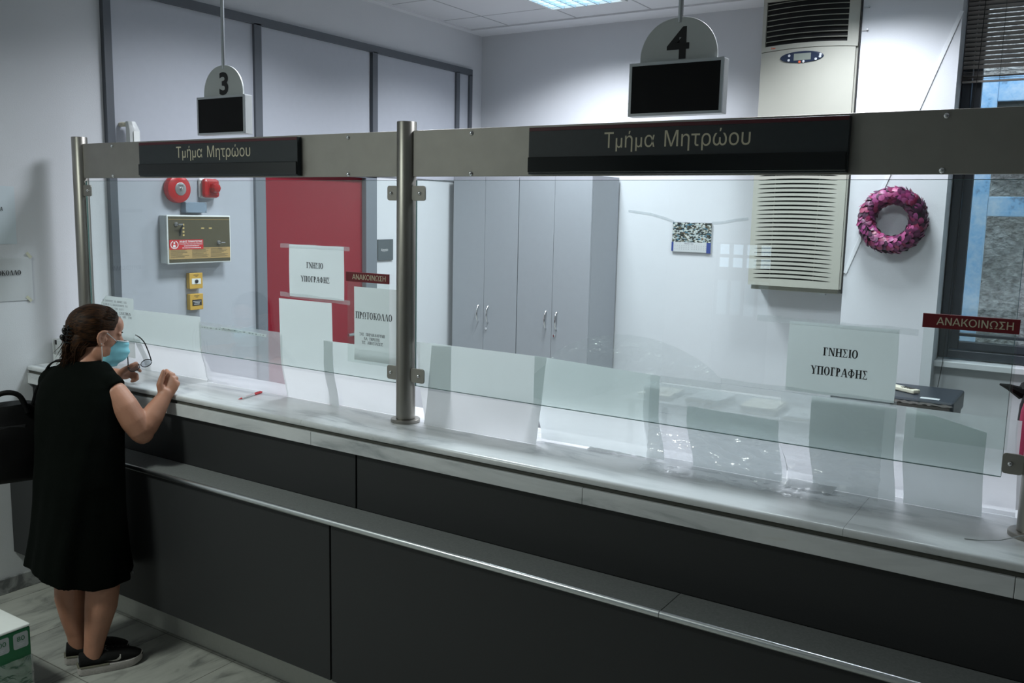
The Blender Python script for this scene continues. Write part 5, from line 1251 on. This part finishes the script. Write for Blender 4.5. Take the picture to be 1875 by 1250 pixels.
# --- running shoes
def shoe(sx, sy, ang, label):
    c, s_ = math.cos(ang), math.sin(ang)
    def P(a, l, z): return Vector((sx+a*c-l*s_, sy+a*s_+l*c, z))
    wid = lambda t: .031+.016*math.sin(min(1, t*1.25)*math.pi*.62)-.030*max(0, t-.80)/.20*(max(0, t-.80)/.20)
    LEN = .252; uo = MB(); rs = []
    for i in range(25):
        t = .02+.96*i/24; a = t*LEN; w = wid(t)*(.96 if t < .95 else .8)
        top = (.088 if t < .12 else .088-.020*(t-.12)/.2 if t < .32 else .092 if t < .75 else .0722-(t-.75)*.125)
        if .30 < t < .42: top = .068+.024*math.sin((t-.30)/.12*math.pi/2)
        if .42 <= t < .75: top = .092-(t-.42)*.060
        bot = .030 if t < .8 else .030-.0*(t-.8)
        row = []
        for j in range(20):
            q = 2*math.pi*j/20; cc, ss = math.cos(q), math.sin(q)
            z = (bot+top)/2+(top-bot)/2*math.copysign(abs(ss)**.75, ss); shr = 1-.42*max(0, ss)**1.5
            row.append(P(a+.004*ss*(1 if t < .1 else 0), w*shr*math.copysign(abs(cc)**.8, cc), z))
        rs.append(row)
    uo.rings(rs); so = part(uo.build('shoe', 'shoe_black', wm, local=True, sharp=70), label)
    sl_ = MB(); rs = []
    for i in range(33):
        t = i/32; a = t*LEN-.004; w = wid(t)*1.02+.0015; lift = .016*max(0, (t-.74)/.26)**1.6; hl = .006*max(0, (.10-t)/.10)
        zt = .036-.006*t+lift*.9; zb_ = .001+lift+hl
        if i in (0, 32): w *= .62
        rs.append([P(a, w*k, z) for k, z in ((1, zt), (1.03, (zt+zb_)/2), (.94, zb_), (-.94, zb_), (-1.03, (zt+zb_)/2), (-1, zt))])
    part(sl_.rings(rs).build('sole', 'sole_white', so, local=True, sharp=50), 'scuffed whitish sole')
    cu = MB(); rs = []
    for i in range(13):
        t = i/12*.46; a = t*LEN-.0045; w = wid(t)*1.02+.0022
        if i == 0: w *= .62
        rs.append([P(a, w*k, z) for k, z in ((1, .0375), (1.012, .033), (-1.012, .033), (-1, .0375))])
    part(cu.rings(rs).build('heel_band', 'sole_olive', so, local=True, sharp=50), 'olive band above the sole')
    def side_y(t, z):   # half width of the upper at height z
        top = (.088 if t < .12 else .088-.020*(t-.12)/.2 if t < .30 else .068+.024*math.sin((t-.30)/.12*math.pi/2) if t < .42 else .092-(t-.42)*.060)
        k = max(-1, min(1, (z-(.030+top)/2)/((top-.030)/2))); ss = math.copysign(abs(k)**(1/.75), k)
        return wid(t)*.96*(1-.42*max(0, ss)**1.5)*max(.02, (1-ss*ss))**.4
    sw = MB()
    for side in (-1, 1):
        tick = [(0, .0125, .0120), (.022, .0095, .0075), (.045, .0080, .0030), (.062, .0092, .0008), (.074, .0130, .0010), (.083, .0185, .0045), (.089, .0250, .0120), (.0905, .0300, .0290)]
        up_ = []; dn = []
        for a_, hi, lo in tick:
            a = .094+a_*.66; hi *= .85; lo *= .85
            up_.append(P(a, side*(side_y(a/LEN, .040+hi)+.003), .040+hi)); dn.append(P(a+.004, side*(side_y((a+.004)/LEN, .040+lo)+.003), .040+lo))
        sw.add(up_+dn, [(i, i+1, 8+i+1, 8+i) for i in range(7)])
    part(sw.build('side_mark', 'swoosh_white', so, local=True), 'curved whitish tick mark on the side')
    lc = MB()
    for i in range(4):
        a = .112+i*.019; z = .090-(a/LEN-.42)*.060-.001
        lc.tube([P(a, -.024, z-.010), P(a+.004, 0, z+.001), P(a, .024, z-.010)], .0028, 6)
    lc.tube([P(.108, -.004, .090), P(.100, -.022, .094), P(.112, -.028, .086)], .0022, 6)
    lc.build('laces', 'black_plastic', so, local=True)
    hm = MB()
    for z0, z1, l in ((.050, .066, -.004), (.064, .076, .001), (.044, .056, .004)): hm.obox(P(.0015, l, (z0+z1)/2), P(0, .0009, 0)-P(0, 0, 0), P(.0005, 0, 0)-P(0, 0, 0), Vector((0, 0, (z1-z0)/2)))
    part(hm.build('heel_marks', 'mask_white', so, local=True), 'pale reflective marks at the heel')
shoe(-.090, -.083, R(7), 'right black running shoe')
shoe(-.140, .038, R(2), 'left black running shoe')

# --- glasses in the left hand
gl = thing('eyeglasses', 'dark speckled eyeglasses held open in the woman\'s left hand', 'eyeglasses', T0, RZ)
def rim(c, a, b_): return [Vector(c)+Vector(a)*math.cos(2*math.pi*k/28)+Vector(b_)*math.sin(2*math.pi*k/28) for k in range(28)]
ra, rb_ = Vector((.0225, .006, .0075)), Vector((-.004, .014, .0125))
for c, nm in (((.236, .340, 1.214), 'right'), ((.185, .326, 1.199), 'left')):
    q = rim(c, ra, rb_); mb = MB(); rs = []
    nrm = ra.cross(rb_).normalized()
    for k, p in enumerate(q):
        e = (p-Vector(c)).normalized(); rs.append([p+(e*math.cos(t)+nrm*math.sin(t))*.0021 for t in [2*math.pi*j/8 for j in range(8)]])
    fm_ = mb.rings(rs, closed=True).build('rim', 'glasses_black', gl, local=True)
    o_ = MB(); o_.add([p+nrm*.0004 for p in q]+[p-nrm*.0004 for p in q], [tuple(range(28)), tuple(range(28, 56))[::-1]]+[(k, (k+1) % 28, 28+(k+1) % 28, 28+k) for k in range(28)])
    o_.build('lens', 'lens_glass', fm_, local=True)
MB().tube([(.2135, .334, 1.2085), (.211, .332, 1.2095), (.2075, .332, 1.2065)], .002, 8).build('bridge', 'glasses_black', gl, local=True)
MB().tube(smooth_path([(.2585, .346, 1.2215), (.2555, .356, 1.234), (.246, .362, 1.268), (.232, .366, 1.305), (.214, .368, 1.328), (.196, .370, 1.341)]), .0028, 8).build('temple', 'glasses_black', gl, local=True)
MB().tube([(.163, .320, 1.192), (.160, .330, 1.203), (.160, .336, 1.23), (.158, .342, 1.275)], [.0032, .003, .0024, .003], 8).build('temple', 'glasses_black', gl, local=True)

# --- black bag hanging from her left shoulder
bg_ = thing('shoulder_bag', 'large black shoulder bag hanging at the woman\'s left side', 'bag', T0, RZ)
bm_ = MB(); rs = []
for i in range(15):
    t = i/14; z = .765+.315*t; w = .175*(1-.25*t**3)*(.93 if i == 0 else 1); dp = (.062+.03*math.sin(math.pi*min(1, t*1.1)))*(.8 if i in (0, 14) else 1)
    if i == 14: w *= .9
    f = Vector((math.cos(R(12)), math.sin(R(12)), 0)); l = Vector((-f.y, f.x, 0)); q = []
    for k in range(40):
        a = 2*math.pi*k/40; c, s_ = math.cos(a), math.sin(a)
        v = Vector((-.318, .222, z))+f*w*math.copysign(abs(c)**.7, c)+l*dp*math.copysign(abs(s_)**.8, s_)
        v += (f*c+l*s_)*.007*noise.noise(Vector((k*.35, t*4, 1.3))); v.z += .012*math.sin(c*2+1)*(t**2); q.append(v)
    rs.append(q)
bm_.rings(rs).build('bag_body', 'bag_black', bg_, local=True, sharp=60)
st_ = smooth_path([(-.225, .22, 1.05), (-.205, .218, 1.13), (-.172, .215, 1.20), (-.148, .215, 1.246), (-.118, .215, 1.262), (-.085, .245, 1.240), (-.10, .305, 1.15), (-.15, .30, 1.05)])
for off in (0,):
    mb = MB(); rs = []
    P_ = [Vector(p)+Vector((0, off, 0)) for p in st_]
    for i, p in enumerate(P_):
        d = (P_[min(i+1, len(P_)-1)]-P_[max(0, i-1)]).normalized(); w = Vector((.25, 1, 0)); w = (w-d*w.dot(d)).normalized(); n = d.cross(w)
        rs.append([p+w*.016+n*.003, p-w*.016+n*.003, p-w*.016-n*.003, p+w*.016-n*.003])
    mb.rings(rs).build('strap', 'bag_black', bg_, local=True, sharp=40)
mb = MB().tube(smooth_path([(-.435, .160, 1.03), (-.405, .155, 1.09), (-.33, .160, 1.145), (-.265, .165, 1.135), (-.235, .17, 1.06)]), .011, 10); mb.build('handle', 'bag_black', bg_, local=True)
fl = MB().obox((-.33, .142, 1.000), Vector((.085, .018, 0)), Vector((-.0006, .003, 0)), Vector((0, 0, .012))); fl.build('top_band', 'black_plastic', bg_, local=True, bevel=.002)
